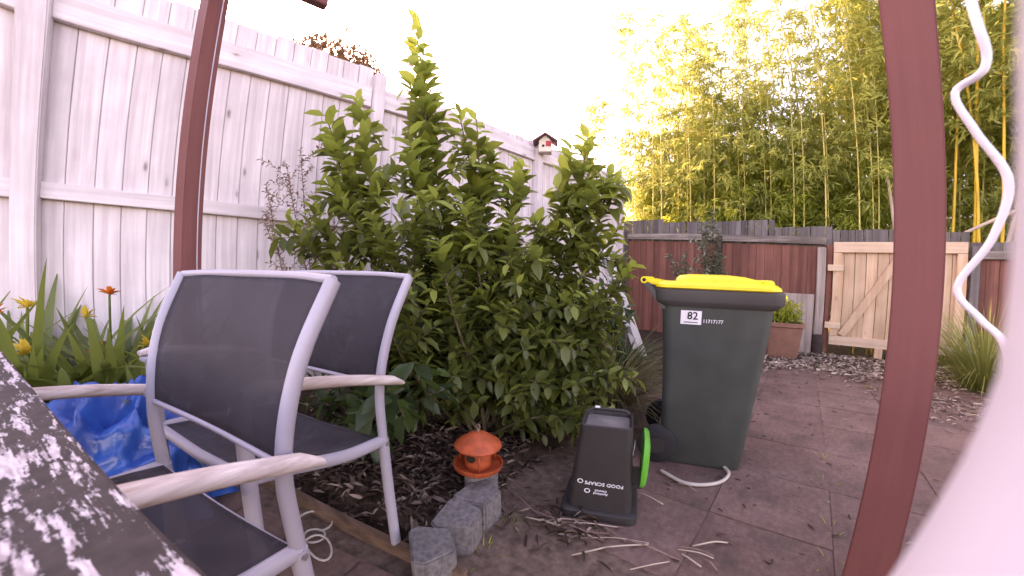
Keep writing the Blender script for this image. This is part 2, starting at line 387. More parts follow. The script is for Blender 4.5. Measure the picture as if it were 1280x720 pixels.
def paver_mesh(sx, sy, seed):
    mb = MB(); mb.box((0, 0, -0.022), (sx, sy, 0.044), None, 0.002); return mb.mesh('paver', M['paver'])
pav = MB(); pav.add([(-3.0, -2.5, -0.004), (4.5, -2.5, -0.004), (4.5, 4.75, -0.004), (-1.06, 4.75, -0.004), (-1.06, 1.0, -0.004), (-0.9, 0.57, -0.004), (-1.42, 0.32, -0.004), (-2.3, 0.0, -0.004), (-3.0, 0.0, -0.004)], [tuple(range(9))])
pavement = tag(pav.obj('paving', M['joint']), kind='structure')
S = 0.46; pm = [paver_mesh(S - 0.0025, S - 0.0025, k) for k in range(3)]
TD = Vector((0.929, 0.371, 0)); TN = Vector((0.371, -0.929, 0))     # along the table edge, and away from the garden
TANG = math.atan2(0.371, 0.929)
def patio_side(x, y):     # towards the table from the timber edging
    return (Vector((x, y, 0)) - Vector((-0.775, 0.545, 0))).dot(TN)
k = 0
for i in range(-6, 9):
    for j in range(-3, 11):
        cx, cy_ = 0.245 - S / 2 + i * S, 2.395 - S / 2 + (j - 4) * S + 0.0
        if in_poly(cx - 0.15, cy_, BED) or cy_ > 4.7 or cy_ < 0.3: continue
        if cx > 3.6: continue
        if cx < -0.4 and patio_side(cx, cy_) > -0.28: continue
        z = random.uniform(-0.0025, 0.002)
        inst('paver', pm[k % 3], pavement, (cx + random.uniform(-.003, .003), cy_ + random.uniform(-.003, .003), z), (R(random.uniform(-.25, .25)), R(random.uniform(-.25, .25)), R(random.uniform(-.3, .3)))); k += 1
bs = 0.30; bm_ = paver_mesh(bs - 0.010, bs - 0.010, 9)
for a in range(-6, 4):
    for b in range(0, 5):
        p = Vector((-0.775, 0.52, 0)) + TD * (a * bs - 0.1) + TN * (b * bs + bs / 2 + 0.03)
        if p.x < -2.6 or p.x > -0.2 or in_poly(p.x, p.y, BED): continue
        inst('paver', bm_, pavement, (p.x, p.y, random.uniform(0.000, 0.006)), (0, 0, TANG + R(random.uniform(-.5, .5))))

# ------------------------------------------------------------------ white paling fence
def paling_mesh(name, w, h, t, mat, dog=False):
    mb = MB(); mb.box((t * .12, 0, h / 2), (t * .76, w, h), None, 0.0025); mb.box((-t * .33, 0.0022, h / 2), (t * .34, w + .0044, h - .004)); return mb.mesh(name, mat)  # second box: rear tongue added to stop sun leaking between boards
wf = thing('white_paling_fence', 'tall white painted paling fence along the garden bed behind the chairs', 'fence', (-2.905, 0, 0))
PW = 0.136
def white_run(y0, y1, top0, top1):
    n = int(round((y1 - y0) / PW))
    me = paling_mesh('paling', PW - 0.004, 1.0, 0.018, M['white_wood'])
    for i in range(n):
        yy = y0 + (i + 0.5) * (y1 - y0) / n; h = top0 + (top1 - top0) * (i + .5) / n + random.uniform(-.012, .012)
        inst('paling', paling_mesh('paling', (y1 - y0) / n - 0.0045, h + 0.02, 0.018, M['white_wood']), wf, (-0.010 + random.uniform(-.0014, .0014), yy, -0.02))
white_run(-1.75, 1.30, 2.72, 2.72)
white_run(1.30, 6.02, 2.57, 2.76)
def rail(y0, y1, z0, z1, hgt, x=0.022, w=0.042):
    mb = MB(); mb.bar((x, y0, z0), (x, y1, z1), w, hgt, 0.003, up=(0, 0, 1)); return mb.obj('rail', M['white_rail'], wf)
for (y0, y1, z0, z1, h) in ((-1.75, -0.835, 2.40, 2.40, .17), (-0.735, 1.285, 2.43, 2.44, .18), (-1.75, -0.835, 1.36, 1.36, .10), (-0.735, 1.285, 1.365, 1.33, .09), (-0.735, 1.285, .32, .32, .09),
                             (1.395, 3.50, 2.45, 2.48, .17), (3.61, 5.90, 2.49, 2.60, .17), (1.395, 3.50, 1.33, 1.38, .09), (3.61, 5.90, 1.38, 1.42, .09)):
    rail(y0, y1, z0, z1, h)
for y0, h in ((-0.785, 2.62), (1.34, 2.66), (3.555, 2.55), (5.955, 2.74)):
    mb = MB(); mb.box((0.048, y0, h / 2 - 0.03), (0.095, 0.10, h + 0.06), None, 0.006); mb.obj('post', M['white_wood'], wf)

# ------------------------------------------------------------------ back fence and gate
bf = thing('back_fence', 'weathered stepped fence with grey palings above red brown boards at the end of the yard', 'fence', (0, 6.054, 0))
def topz(x):
    for x1, z in ((-2.06, 1.95), (-1.2, 1.88), (-0.36, 1.87), (0.40, 1.75), (1.3, 1.70), (1.99, 1.66), (9, 1.52)):
        if x < x1: return z
x = -2.84; gw = 0.098
while x < 4.2:
    zt = topz(x); z0 = 1.20 if zt > 1.6 else 1.1
    me = MB().box((0, 0, (zt - z0) / 2), (gw - random.choice((.004, .006, .012)), 0.018, zt - z0 + random.uniform(-.012, .012)), None, 0.002).mesh('paling', M['grey_wood'])
    if not (0.46 < x < 1.9 and False): inst('paling', me, bf, (x, 0.055, z0), (0, R(random.uniform(-.5, .5)), 0))
    x += gw
x = -2.82
while x < 4.2:
    if not (0.42 < x < 1.98):
        zt = (1.62 - 0.04 * (x + 2.8) if x < 0.4 else 1.36); me = MB().box((0, 0, zt / 2), (0.118, 0.018, zt), None, 0.003).mesh('board', M['red_wood'])
        inst('board', me, bf, (x, 0.030 + random.uniform(-.002, .002), -0.03))
    x += 0.12
for a, b, z0, z1 in ((-2.78, -1.17, 1.665, 1.61), (-1.15, 0.36, 1.60, 1.545), (2.02, 4.2, 1.37, 1.34)):
    MB().bar((a, 0.0, z0), (b, 0.0, z1), 0.042, 0.10, 0.004, up=(0, 0, 1)).obj('rail', M['old_rail'], bf)
MB().box((-1.16, -0.02, 0.80), (0.09, 0.08, 1.66), None, 0.006).obj('post', M['dark_stump'], bf)
MB().box((-2.80, -0.02, 0.86), (0.10, 0.10, 1.78), None, 0.006).obj('post', M['grey_wood'], bf)
MB().box((0.30, -0.03, 0.70), (0.115, 0.10, 1.50), None, 0.008).obj('post', M['pale_post'], bf)
MB().box((0.405, 0.01, 0.74), (0.075, 0.05, 1.50), None, 0.004).obj('post', M['red_wood'], bf)
MB().box((2.04, 0.0, 0.72), (0.09, 0.09, 1.50), None, 0.006).obj('post', M['grey_wood'], bf)

gt = thing('garden_gate', 'pale new timber gate with diagonal brace set in the back fence', 'gate', (0.45, 6.02, 0.0))
n = 11
for i in range(n):
    w = 1.50 / n
    inst('board', MB().box((0, 0, 0), (w - 0.006, 0.018, 1.36), None, 0.003).mesh('board', M['gate_wood']), gt, ((i + .5) * w, 0.0, 0.815), (0, R(random.uniform(-.15, .15)), 0))
MB().box((0.75, -0.031, 1.45), (1.50, 0.042, 0.14), None, 0.004).obj('top_rail', M['gate_rail'], gt)
MB().box((0.75, -0.031, 0.185), (1.50, 0.042, 0.12), None, 0.004).obj('bottom_rail', M['gate_rail'], gt)
for xx in (0.05, 1.45): MB().box((xx, -0.030, 0.812), (0.10, 0.042, 1.13), None, 0.004).obj('stile', M['gate_wood'], gt)
MB().bar((0.15, -0.029, 0.26), (0.82, -0.029, 1.37), 0.036, 0.10, 0.003, up=(0, 0, 1)).obj('brace', M['gate_wood'], gt)
for zz in (1.17, 0.39):
    h = MB().box((0.03, -0.058, zz), (0.20, 0.012, 0.085), None, 0.003).obj('hinge', M['gate_rail'], gt)
    for dx in (-0.02, 0.09):
        bo = MB(); bo.tube([(dx, -0.062, zz), (dx, -0.070, zz)], 0.010, 8); bo.obj('bolt', M['bolt'], h)
MB().box((0.62, -0.04, 0.06), (0.09, 0.06, 0.125), None, 0.004).obj('drop_block', M['gate_wood'], gt)

# ------------------------------------------------------------------ pergola posts and beams
def post(name, label, x, y, h, w, rz, beam=False):
    o = MB().box((0, 0, h / 2), (w, w, h), None, 0.004).obj(name, M['post_red'])
    o.location = (x, y, -0.02); o.rotation_euler = (0, 0, rz); return tag(o, label, 'post', 'red pergola posts')
post('pergola_post', 'red brown painted pergola post standing in front of the white fence', -2.13, 0.012, 2.46, 0.098, R(24))
post('pergola_post', 'red brown painted pergola post standing on the paving beside the wheelie bin', 0.299, 1.243, 2.46, 0.110, R(-12))
bmr = MB(); bmr.bar((-2.17, -0.005, 2.51), (0.98, 1.5925, 2.51), 0.14, 0.05, 0.004, up=(0, 0, 1))
pb = tag(bmr.obj('pergola_beam', M['post_red']), 'red brown beam resting on top of the two pergola posts', 'beam')
MB().box((-1.72, 0.36, 2.345), (0.05, 0.23, 0.22), None, 0.004).obj('hanging_block', M['post_red'], pb)

# ------------------------------------------------------------------ chairs
def bez(pts, n=14):
    pts = [Vector(p) for p in pts]; out = []
    P = [pts[0] * 2 - pts[1]] + pts + [pts[-1] * 2 - pts[-2]]
    for i in range(1, len(P) - 2):
        for k in range(n):
            t = k / n; a, b, c, d = P[i - 1], P[i], P[i + 1], P[i + 2]
            out.append(0.5 * ((2 * b) + (c - a) * t + (2 * a - 5 * b + 4 * c - d) * t * t + (3 * b - a - 3 * c + d) * t ** 3))
    out.append(pts[-1]); return out
def make_chair(label, loc, heading, k_=1.0):
    """local x = lateral, y = forward, origin under the rear of the seat"""
    c = thing('patio_chair', label, 'chair', (loc[0], loc[1], 0.95 * (1 - k_)), heading - math.pi / 2, 'patio chairs at the table'); c.scale = (k_,) * 3; zfoot = -0.95 * (1 - k_) / k_
    wr, wf, wt = 0.269, 0.226, 0.300; zs = 0.441; zf = 0.500; D = 0.416; zb = 0.617; zt = 0.930; yt = -0.100
    up = lambda s: bez([(s * wr, -0.030, zfoot), (s * wr, 0.0, zs), (s * wr, 0.004, zb), (s * (wr + wt) / 2, -0.028, 0.78), (s * wt, yt, zt)], 7)
    for s in (-1, 1):
        p = up(-s)
        m = MB(); m.tube([q for q in p if q.z < 0.001 + zs] , 0.019, 12, 0.016, side=(0, 1, 0)); m.obj('leg', M['metal'], c, True, 50)
        m = MB(); m.tube([q for q in p if q.z >= zs - 0.03], 0.017, 14, 0.012, side=(0, 1, 0)); u = m.obj('back_upright', M['metal'], c, True, 50)
        m = MB(); m.tube([(-s * wf, D + 0.03, zfoot), (-s * (wf + .004), D, 0.3), (-s * (wf + .012), D - 0.005, 0.698)], 0.019, 12, 0.016, side=(0, 1, 0)); m.obj('leg', M['metal'], c, True, 50)
        m = MB(); m.tube(bez([(-s * wr, 0.0, zs - 0.004), (-s * (wr - .01), 0.15, zs + 0.008), (-s * (wf + .012), 0.32, zf - 0.016), (-s * wf, D, zf - .004)], 6), 0.018, 12, 0.014, side=(0, 0, 1)); m.obj('seat_rail', M['metal'], c, True, 50)
        ar = MB(); N = 12; secs = []
        for k in range(N + 1):
            t = k / N; y = -0.040 + t * 0.472
            hwid = 0.025 * (0.35 + 0.65 * math.sin(math.pi * min(1, max(0.0, (t * 0.96 + 0.02))) ) ** 0.35)
            zz = 0.625 + 0.088 * t + 0.010 * math.sin(t * math.pi) - (0.006 if t in (0, 1) else 0)
            secs.append(((-s * (wr + 0.045 + (wf - wr) * t * .9), y, zz), hwid, 0.014 if 0 < t < 1 else 0.007))
        ar.tube([q[0] for q in secs], [q[1] for q in secs], 14, [q[2] for q in secs], side=(1, 0, 0))
        ar.obj('armrest', M['arm_wood'], c, True, 60)
        b = MB(); b.box((-s * (wf + 0.026), D - 0.005, 0.692), (0.05, 0.045, 0.012), None, 0.003); b.obj('arm_bracket', M['metal'], c)
        b = MB(); b.box((-s * (wr + 0.022), 0.004, 0.632), (0.045, 0.03, 0.014), None, 0.003); b.obj('arm_bracket', M['metal'], c)
        b = MB(); b.tube([(-s * (wr + 0.010), 0.0, 0.43), (-s * (wr + 0.019), 0.0, 0.43)], 0.007, 8); b.obj('bolt', M['bolt'], c)
    # cross bars
    m = MB(); m.tube([(-wf, D - 0.002, zf - .002), (0, D - 0.002, zf - 0.010), (wf, D - 0.002, zf - .002)], 0.014, 10); m.obj('front_bar', M['metal'], c, True, 50)
    m = MB(); m.tube([(-wr, 0.004, zs - 0.006), (0, 0.004, zs - 0.010), (wr, 0.004, zs - 0.006)], 0.007, 10); m.obj('rear_bar', M['metal'], c, True, 50)
    m = MB(); m.tube(bez([(-wt, yt, zt), (-wt * .5, yt - 0.016, zt + 0.005), (wt * .5, yt - 0.016, zt + 0.005), (wt, yt, zt)], 6), 0.010, 10, 0.009); m.obj('top_bar', M['metal'], c, True, 50)
    m = MB(); m.tube(bez([(-wr, 0.006, zb), (0, -0.010, zb - 0.004), (wr, 0.006, zb)], 6), 0.007, 10); m.obj('lower_back_bar', M['metal'], c, True, 50)
    # slings
    def sheet(fn, nu=18, nv=14):
        V = [fn(i / nu, j / nv) for j in range(nv + 1) for i in range(nu + 1)]
        F = [(j * (nu + 1) + i, j * (nu + 1) + i + 1, (j + 1) * (nu + 1) + i + 1, (j + 1) * (nu + 1) + i) for j in range(nv) for i in range(nu)]
        return V, F
    rails = up(1)
    def backfn(u, v):
        z = zb + (zt - zb) * v
        for i in range(len(rails) - 1):
            if rails[i].z <= z <= rails[i + 1].z + 1e-6:
                q = rails[i].lerp(rails[i + 1], (z - rails[i].z) / max(1e-6, rails[i + 1].z - rails[i].z)); break
        return ((2 * u - 1) * (q.x - 0.006), q.y - 0.014 * math.sin(math.pi * u), z)
    def seatfn(u, v):
        return ((2 * u - 1) * (wr + (wf - wr) * v - 0.004), 0.006 + (D - 0.008) * v, zs + (zf - zs) * v + 0.004 - 0.022 * math.sin(math.pi * u) * math.sin(math.pi * min(1, v + .1) * .9))
    for nm, fn in (('backrest', backfn), ('seat', seatfn)):
        Vv, Ff = sheet(fn); o = link(bpy.data.objects.new(nm, mesh_np(nm, Vv, Ff, M['sling'], True)), c)
        md = o.modifiers.new('thickness', 'SOLIDIFY'); md.thickness = 0.003; md.offset = 0
    return c
make_chair('dark mesh patio chair with wooden arms tucked under the table edge', (-0.877 * .90, 0.023 * .90), R(-66.8), 0.90)
make_chair('dark mesh patio chair standing between the other chair and the leafy shrub', (-1.200, 0.380), R(-67.5))

# ------------------------------------------------------------------ table
E0 = Vector((-0.415, -0.081, 0)); TDIR = Vector((0.933, 0.360, 0)).normalized(); TNRM = Vector((TDIR.y, -TDIR.x, 0))
tb = thing('patio_table', 'old outdoor table with flaking dark paint and pale bare patches', 'table', (E0.x, E0.y, 0), math.atan2(TDIR.y, TDIR.x))
# local x along the edge, local -y into the table
TZ = 0.78
MB().box((-0.1, -0.05, TZ - 0.014), (2.5, 0.10, 0.028), None, 0.004).obj('edge_board', M['table'], tb)
sx = -1.34; k = 0
while sx < 1.14:
    inst('slat', MB().box((0, 0, 0), (0.094, 0.72, 0.024), None, 0.004).mesh('slat', M['table_slat']), tb, (sx + 0.05, -0.464, TZ - 0.014 + random.uniform(-.001, .001))); sx += 0.0985
MB().box((-0.1, -0.878, TZ - 0.014), (2.5, 0.10, 0.028), None, 0.004).obj('edge_board', M['table'], tb)
for yy in (-0.075, -0.85): MB().box((-0.1, yy, TZ - 0.065), (2.3, 0.025, 0.07), None, 0.003).obj('apron', M['table'], tb)
for xx in (-1.22, 1.02):
    for yy in (-0.10, -0.82): MB().box((xx, yy, (TZ - 0.03) / 2), (0.07, 0.07, TZ - 0.03), None, 0.005).obj('leg', M['table'], tb)

# ------------------------------------------------------------------ white pole and cords by the lens
wp = MB(); wp.lathe([(0.030, 0.0), (0.058, 0.004), (0.056, 0.03), (0.049, 0.08), (0.0425, 0.120), (0.0372, 0.145), (0.0352, 0.158), (0.0348, 0.19), (0.035, 0.49), (0.030, 0.496)], n=48)
o = wp.obj('white_pole', M['white_plastic'], None, True, 50); o.location = (0.0607, 0.0595, TZ)
tag(o, 'smooth white plastic pole flaring at its foot, standing on the table close by', 'pole')
def cord_pts(P): return bez(P, 10)
def px_dir(px, py):   # only used to lay out the cord's bends at its own distance
    return None
CORD = [(0.10, 1.145, 2.46), (0.12, 0.75, 1.95), (0.127, 0.43, 1.36), (0.128, 0.379, 1.176), (0.134, 0.377, 1.121), (0.118, 0.382, 1.104), (0.128, 0.379, 1.07), (0.143, 0.374, 1.03), (0.136, 0.376, 0.988), (0.119, 0.382, 0.951), (0.133, 0.378, 0.928), (0.145, 0.373, 0.912), (0.149, 0.371, 0.883), (0.150, 0.368, 0.80), (0.146, 0.352, 0.60), (0.142, 0.34, 0.3), (0.14, 0.33, 0.006)]
m = MB(); m.tube(cord_pts(CORD), 0.0036, 8, 0.0026); o = m.obj('hanging_string', M['cable'], None, True)
tag(o, 'long wavy white cord hanging beside the red post', 'cord')
CORD2 = [(0.13, 1.16, 2.46), (0.17, 0.76, 1.95), (0.20, 0.42, 1.36), (0.185, 0.36, 1.10), (0.165, 0.366, 1.02), (0.158, 0.368, 0.99), (0.150, 0.371, 0.955), (0.154, 0.370, 0.92), (0.151, 0.371, 0.885), (0.158, 0.368, 0.80), (0.16, 0.36, 0.5), (0.16, 0.35, 0.006)]
m = MB(); m.tube(cord_pts(CORD2), 0.0026, 8); o = m.obj('hanging_string', M['cable'], None, True)
tag(o, 'thin short white cord looping just behind the white pole', 'cord')

# ------------------------------------------------------------------ wheelie bin
def text_mesh(txt, size, mat, ext=0.0008, shear=0.0):
    cu_ = bpy.data.curves.new('txt', 'FONT'); cu_.body = txt; cu_.size = size; cu_.extrude = ext; cu_.align_x = 'CENTER'; cu_.align_y = 'CENTER'; cu_.offset = size * 0.012; cu_.resolution_u = 2
    ob = bpy.data.objects.new('txt', cu_); COL.objects.link(ob)
    bpy.context.view_layer.update()
    me = bpy.data.meshes.new_from_object(ob.evaluated_get(bpy.context.evaluated_depsgraph_get()))
    bpy.data.objects.remove(ob); me.materials.clear(); me.materials.append(mat); return me
wb = thing('wheelie_bin', 'dark green wheelie bin with bright yellow lid standing on the paving', 'bin', (-0.412, 2.025, 0.0), R(16))
b = MB(); b.loft([(0.0, .200, .190, .04, 0, 0), (0.012, .206, .196, .04, 0, 0), (0.30, .224, .208, .045, 0.0, 0), (0.60, .246, .222, .05, 0.004, 0), (0.83, .268, .236, .055, 0.008, 0)], cap=True)
body = b.obj('body', M['bin_green'], wb, True, 40)
b = MB(); b.loft([(0.815, .272, .240, .055, 0.008, 0), (0.835, .300, .258, .06, 0.012, 0), (0.845, .304, .262, .06, 0.012, 0), (0.893, .306, .264, .06, 0.012, 0), (0.900, .300, .258, .06, 0.012, 0)]); b.obj('rim', M['bin_rim'], wb, True, 35)
b = MB(); b.loft([(0.900, .288, .262, .06, 0.006, 0), (0.905, .296, .268, .06, 0.004, 0), (0.918, .294, .266, .06, 0.002, 0), (0.930, .284, .254, .07, -0.002, 0), (0.934, .262, .236, .07, -0.002, 0)])
lid = b.obj('lid', M['yellow'], wb, True, 35)
b = MB(); b.loft([(0.930, .212, .240, .06, 0.012, 0), (0.950, .198, .225, .06, 0.004, 0), (0.965, .160, .190, .07, -0.02, 0), (0.972, .100, .140, .07, -0.03, 0)]); b.obj('raised_panel', M['yellow'], lid, True, 35)
b = MB(); b.loft([(0.928, .030, .16, .02, 0.255, 0), (0.948, .026, .155, .02, 0.252, 0), (0.954, .018, .145, .015, 0.25, 0)]); b.obj('front_lip', M['yellow'], lid, True, 35)
for s in (-1, 1): b = MB(); b.bar((-0.24, s * 0.20, 0.918), (-0.345, s * 0.20, 0.935), 0.05, 0.026, 0.006); b.obj('hinge_arm', M['yellow'], lid)
b = MB(); b.tube([(-0.348, -0.232, 0.936), (-0.348, 0.232, 0.936)], 0.017, 16); hd = b.obj('handle', M['yellow'], wb, True, 40)
b = MB(); b.tube([(-0.348, -0.2335, 0.936), (-0.348, -0.22, 0.936)], 0.009, 12); b.obj('handle_hole', M['ink'], hd, True, 40)
for s in (-1, 1): b = MB(); b.bar((-0.24, s * 0.21, 0.80), (-0.345, s * 0.21, 0.93), 0.03, 0.03, 0.006); b.obj('handle_bracket', M['bin_rim'], wb)
for s in (-1, 1):
    b = MB()
    pr = [(0.10, -0.022), (0.10, 0.022)]
    b.tube([(-0.225, s * 0.205 - 0.025, 0.10), (-0.225, s * 0.205 - 0.018, 0.10), (-0.225, s * 0.205 + 0.018, 0.10), (-0.225, s * 0.205 + 0.025, 0.10)], [0.088, 0.10, 0.10, 0.088], 24); wh = b.obj('wheel', M['rubber'], wb, True, 40)
    b = MB(); b.tube([(-0.225, s * 0.232, 0.10), (-0.225, s * 0.237, 0.10)], 0.045, 16); b.obj('hub', M['caddy'], wh, True, 40)
b = MB(); b.tube([(-0.225, -0.2, 0.10), (-0.225, 0.2, 0.10)], 0.012, 8); b.obj('axle', M['bolt'], wb, True)
# house number sticker and serial on the side that faces the patio
tilt = math.atan2(0.236 - 0.222, 0.23)
def on_side(x, z): return Vector((x, -(0.222 + (z - 0.60) * (0.236 - 0.222) / 0.23) - 0.0022, z))
st = inst('sticker', MB().box((0, 0, 0), (0.098, 0.066, 0.0012)).mesh('sticker', M['sticker']), wb, on_side(-0.115, 0.765), (R(90) + tilt, 0, 0))
inst('number', text_mesh('82', 0.052, M['ink']), wb, on_side(-0.108, 0.772) + Vector((0, -0.0016, 0)), (R(90) + tilt, 0, 0))
inst('underline', MB().box((0, 0, 0), (0.066, 0.004, 0.0006)).mesh('underline', M['bin_rim']), wb, on_side(-0.115, 0.742) + Vector((0, -0.0014, 0)), (R(90) + tilt, 0, 0))
inst('serial_print', text_mesh('11717177', 0.024, M['print']), wb, on_side(-0.012, 0.750), (R(90) + tilt, 0, 0))

# ------------------------------------------------------------------ food scraps caddy, upside down
sb = thing('food_scraps_bin', 'small black food scraps bin turned upside down with its green lid hanging at the side', 'bin', (-0.617, 1.262, 0.0), R(24)); sb.scale = (0.97, 0.97, 0.89)
b = MB(); b.loft([(0.0, .150, .135, .04, 0, 0), (0.006, .158, .142, .04, 0, 0), (0.036, .156, .140, .04, 0, 0), (0.044, .146, .130, .04, 0, 0)]); b.obj('rim', M['caddy'], sb, True, 35)
b = MB(); b.loft([(0.042, .132, .118, .03, 0, 0), (0.22, .118, .107, .028, 0, 0), (0.40, .105, .096, .026, 0, 0), (0.432, .103, .094, .026, 0, 0), (0.436, .098, .089, .024, 0, 0), (0.432, .093, .084, .022, 0, 0), (0.412, .090, .081, .022, 0, 0)]); b.obj('body', M['caddy'], sb, True, 40)
b = MB(); b.loft([(0.409, .089, .080, .02, 0, 0), (0.4135, .088, .079, .02, 0, 0), (0.4175, .070, .062, .02, 0, 0)]); b.obj('base_panel', M['caddy_top'], sb, True, 30)
b = MB(); b.tube(bez([(-.085, .085, .425), (-.07, .090, .438), (0.0, .091, .440), (.07, .090, .438), (.085, .085, .425)], 5), 0.008, 8); b.obj('handle', M['caddy'], sb, True)
b = MB(); b.box((-.052, .086, .449), (.022, .012, .008), None, .002); b.obj('handle_clip', M['print'], sb)
b = MB(); b.box((-0.068, .0, 0), (0.0, 0, 0)) if False else None
gl = MB(); secs = []
N = 22; V = []; 
prof = []
for k in range(N):
    a = 2 * math.pi * k / N
    ca, sa = math.cos(a), math.sin(a); e = 0.55
    prof.append((math.copysign(abs(ca) ** e, ca) * 0.105, math.copysign(abs(sa) ** e, sa) * 0.118))
for off, sc_ in ((0.0, 1.0), (0.012, 1.0), (0.022, 0.90), (0.026, 0.7)):
    V += [(0.152 + off, q[0] * sc_, 0.265 + q[1] * sc_) for q in prof]
F = [(i * N + k, i * N + (k + 1) % N, (i + 1) * N + (k + 1) % N, (i + 1) * N + k) for i in range(3) for k in range(N)] + [tuple(range(N - 1, -1, -1)), tuple(3 * N + k for k in range(N))]
gl.add(V, F); lo = gl.obj('lid', M['lid_green'], sb, True, 35); lo['label'] = 'green lid hanging open'
b = MB(); b.tube([(0.130, -0.07, 0.16), (0.150, -0.07, 0.16)], 0.010, 8); b.tube([(0.130, 0.07, 0.16), (0.150, 0.07, 0.16)], 0.010, 8); b.box((0.137, 0, 0.16), (0.05, 0.16, 0.02), None, 0.004); b.obj('lid_hinge', M['caddy'], sb)
stk = inst('sticker', MB().box((0, 0, 0), (0.034, 0.055, 0.001)).mesh('sticker', M['sticker']), sb, (0.1155, -0.055, 0.335), (R(90), 0, R(90)))
stk.rotation_euler = (R(94), 0, R(90)); stk.location = (0.1135, -0.058, 0.335)
ft = math.atan2(.118 - .107, .178)
def on_front(x, z): return Vector((x, -(.118 - (z - .042) * (.118 - .107) / .178) - 0.0016, z))
def face(name, me, x, z):      # the print is upside down, as the bin is
    return inst(name, me, sb, on_front(x, z), (R(90) - ft, R(180), 0))
face('print_name', text_mesh('FOOD SCRAPS', 0.0235, M['print']), 0.012, 0.172)
face('print_council', text_mesh('Auckland\nCouncil', 0.0155, M['print']), 0.002, 0.132)
ring = MB()
for k in range(16):
    a0, a1 = 2 * math.pi * k / 16, 2 * math.pi * (k + 1) / 16
    ring.add([(math.cos(a) * r, math.sin(a) * r, 0.0008) for a in (a0, a1) for r in (0.008, 0.012)], [(0, 1, 3, 2)])
ring_me = ring.mesh('emblem', M['print'])
face('print_emblem', ring_me, -0.052, 0.134)
face('print_mark', ring_me, -0.083, 0.176)

# ------------------------------------------------------------------ concrete edging blocks and bird feeder
def block(label, x, y, rz, z=0.0, h=0.13):
    bmm = bmesh.new()
    P = [(-0.094, 0.040), (-0.054, -0.066), (0.054, -0.066), (0.094, 0.040), (0.076, 0.074), (-0.076, 0.074)]
    vs1 = [bmm.verts.new((a, b_, 0)) for a, b_ in P]; vs2 = [bmm.verts.new((a * .985, b_ * .985, h)) for a, b_ in P]
    bmm.faces.new(vs1[::-1]); bmm.faces.new(vs2)
    for i in range(6): bmm.faces.new((vs1[i], vs1[(i + 1) % 6], vs2[(i + 1) % 6], vs2[i]))
    bmesh.ops.bevel(bmm, geom=bmm.edges[:], offset=0.007, segments=2, affect='EDGES')
    bmesh.ops.subdivide_edges(bmm, edges=[e for e in bmm.edges if e.calc_length() > 0.05], cuts=3, use_grid_fill=True)
    bmesh.ops.triangulate(bmm, faces=[f for f in bmm.faces if len(f.verts) > 4])
    for v in bmm.verts:
        nn = noise.noise_vector((v.co.x * 25 + x * 50, v.co.y * 25 + y * 50, v.co.z * 25)); v.co += nn * 0.0012
    me = bpy.data.meshes.new('edging_block'); bmm.to_mesh(me); bmm.free(); me.materials.append(M['concrete'])
    o = inst('edging_block', me, None, (x, y, z), (R(random.uniform(-2, 2)), R(random.uniform(-2, 2)), rz))
    return tag(o, label, 'block', 'concrete edging blocks')
block('grey concrete edging block at the end of the row, touching the timber board', -0.815, 0.562, R(150), -0.02)
block('grey concrete edging block, second in the row from the timber board', -0.866, 0.712, R(115), -0.015)
block('grey concrete edging block just in front of the red bird feeder', -0.915, 0.855, R(100), -0.012)
block('grey concrete edging block under the red bird feeder', -1.025, 0.965, R(140), -0.005, 0.15)
fd = thing('bird_feeder', 'red round bird feeder with pitched roof and tray standing on a concrete block', 'bird feeder', (-1.012, 0.930, 0.146)); fd.scale = (1.05, 1.05, 0.92)
b = MB(); b.lathe([(0.055, 0.0), (0.080, 0.004), (0.094, 0.016), (0.098, 0.036), (0.094, 0.037), (0.088, 0.020), (0.05, 0.014), (0.01, 0.013)], n=36); b.obj('tray', M['feeder'], fd, True, 40)
b = MB(); b.lathe([(0.050, 0.012), (0.052, 0.05), (0.052, 0.105), (0.046, 0.118)], n=32); b.obj('seed_holder', M['feeder'], fd, True, 40)
for a, rr in ((R(-75), 0.019), (R(-118), 0.007)):
    c0 = Vector((math.cos(a), math.sin(a), 0)); b = MB(); b.tube([c0 * 0.045 + Vector((0, 0, .075)), c0 * 0.0535 + Vector((0, 0, .075))], rr, 16); b.obj('opening', M['feeder_dark'], fd, True, 40)
for k in range(3):
    a = R(-40 + 120 * k); b = MB(); b.tube([(math.cos(a) * .080, math.sin(a) * .080, .02), (math.cos(a) * .074, math.sin(a) * .074, .125)], 0.004, 8); b.obj('strut', M['feeder'], fd, True)
b = MB(); b.lathe([(0.020, 0.110), (0.088, 0.112), (0.092, 0.120), (0.088, 0.130), (0.062, 0.152), (0.036, 0.172), (0.014, 0.181), (0.006, 0.183)], n=36); ro = b.obj('roof', M['feeder'], fd, True, 40)
b = MB(); b.tube([(0, 0, .18), (0, 0, .196)], 0.006, 8)
b.tube([(0.010 * math.cos(t), 0, .206 + 0.010 * math.sin(t)) for t in np.linspace(-1.57, 4.7, 14)], 0.0025, 6); b.obj('hanging_loop', M['dry_stem'], ro, True)

# ------------------------------------------------------------------ timber edging
tm = MB(); tm.bar((-1.95, 0.145, 0.022), (-0.71, 0.598, 0.012), 0.034, 0.062, 0.004, up=(0, 0, 1))
tag(tm.obj('timber_edging', M['timber']), 'weathered brown timber board edging the mulch beside the chair legs', 'edging')

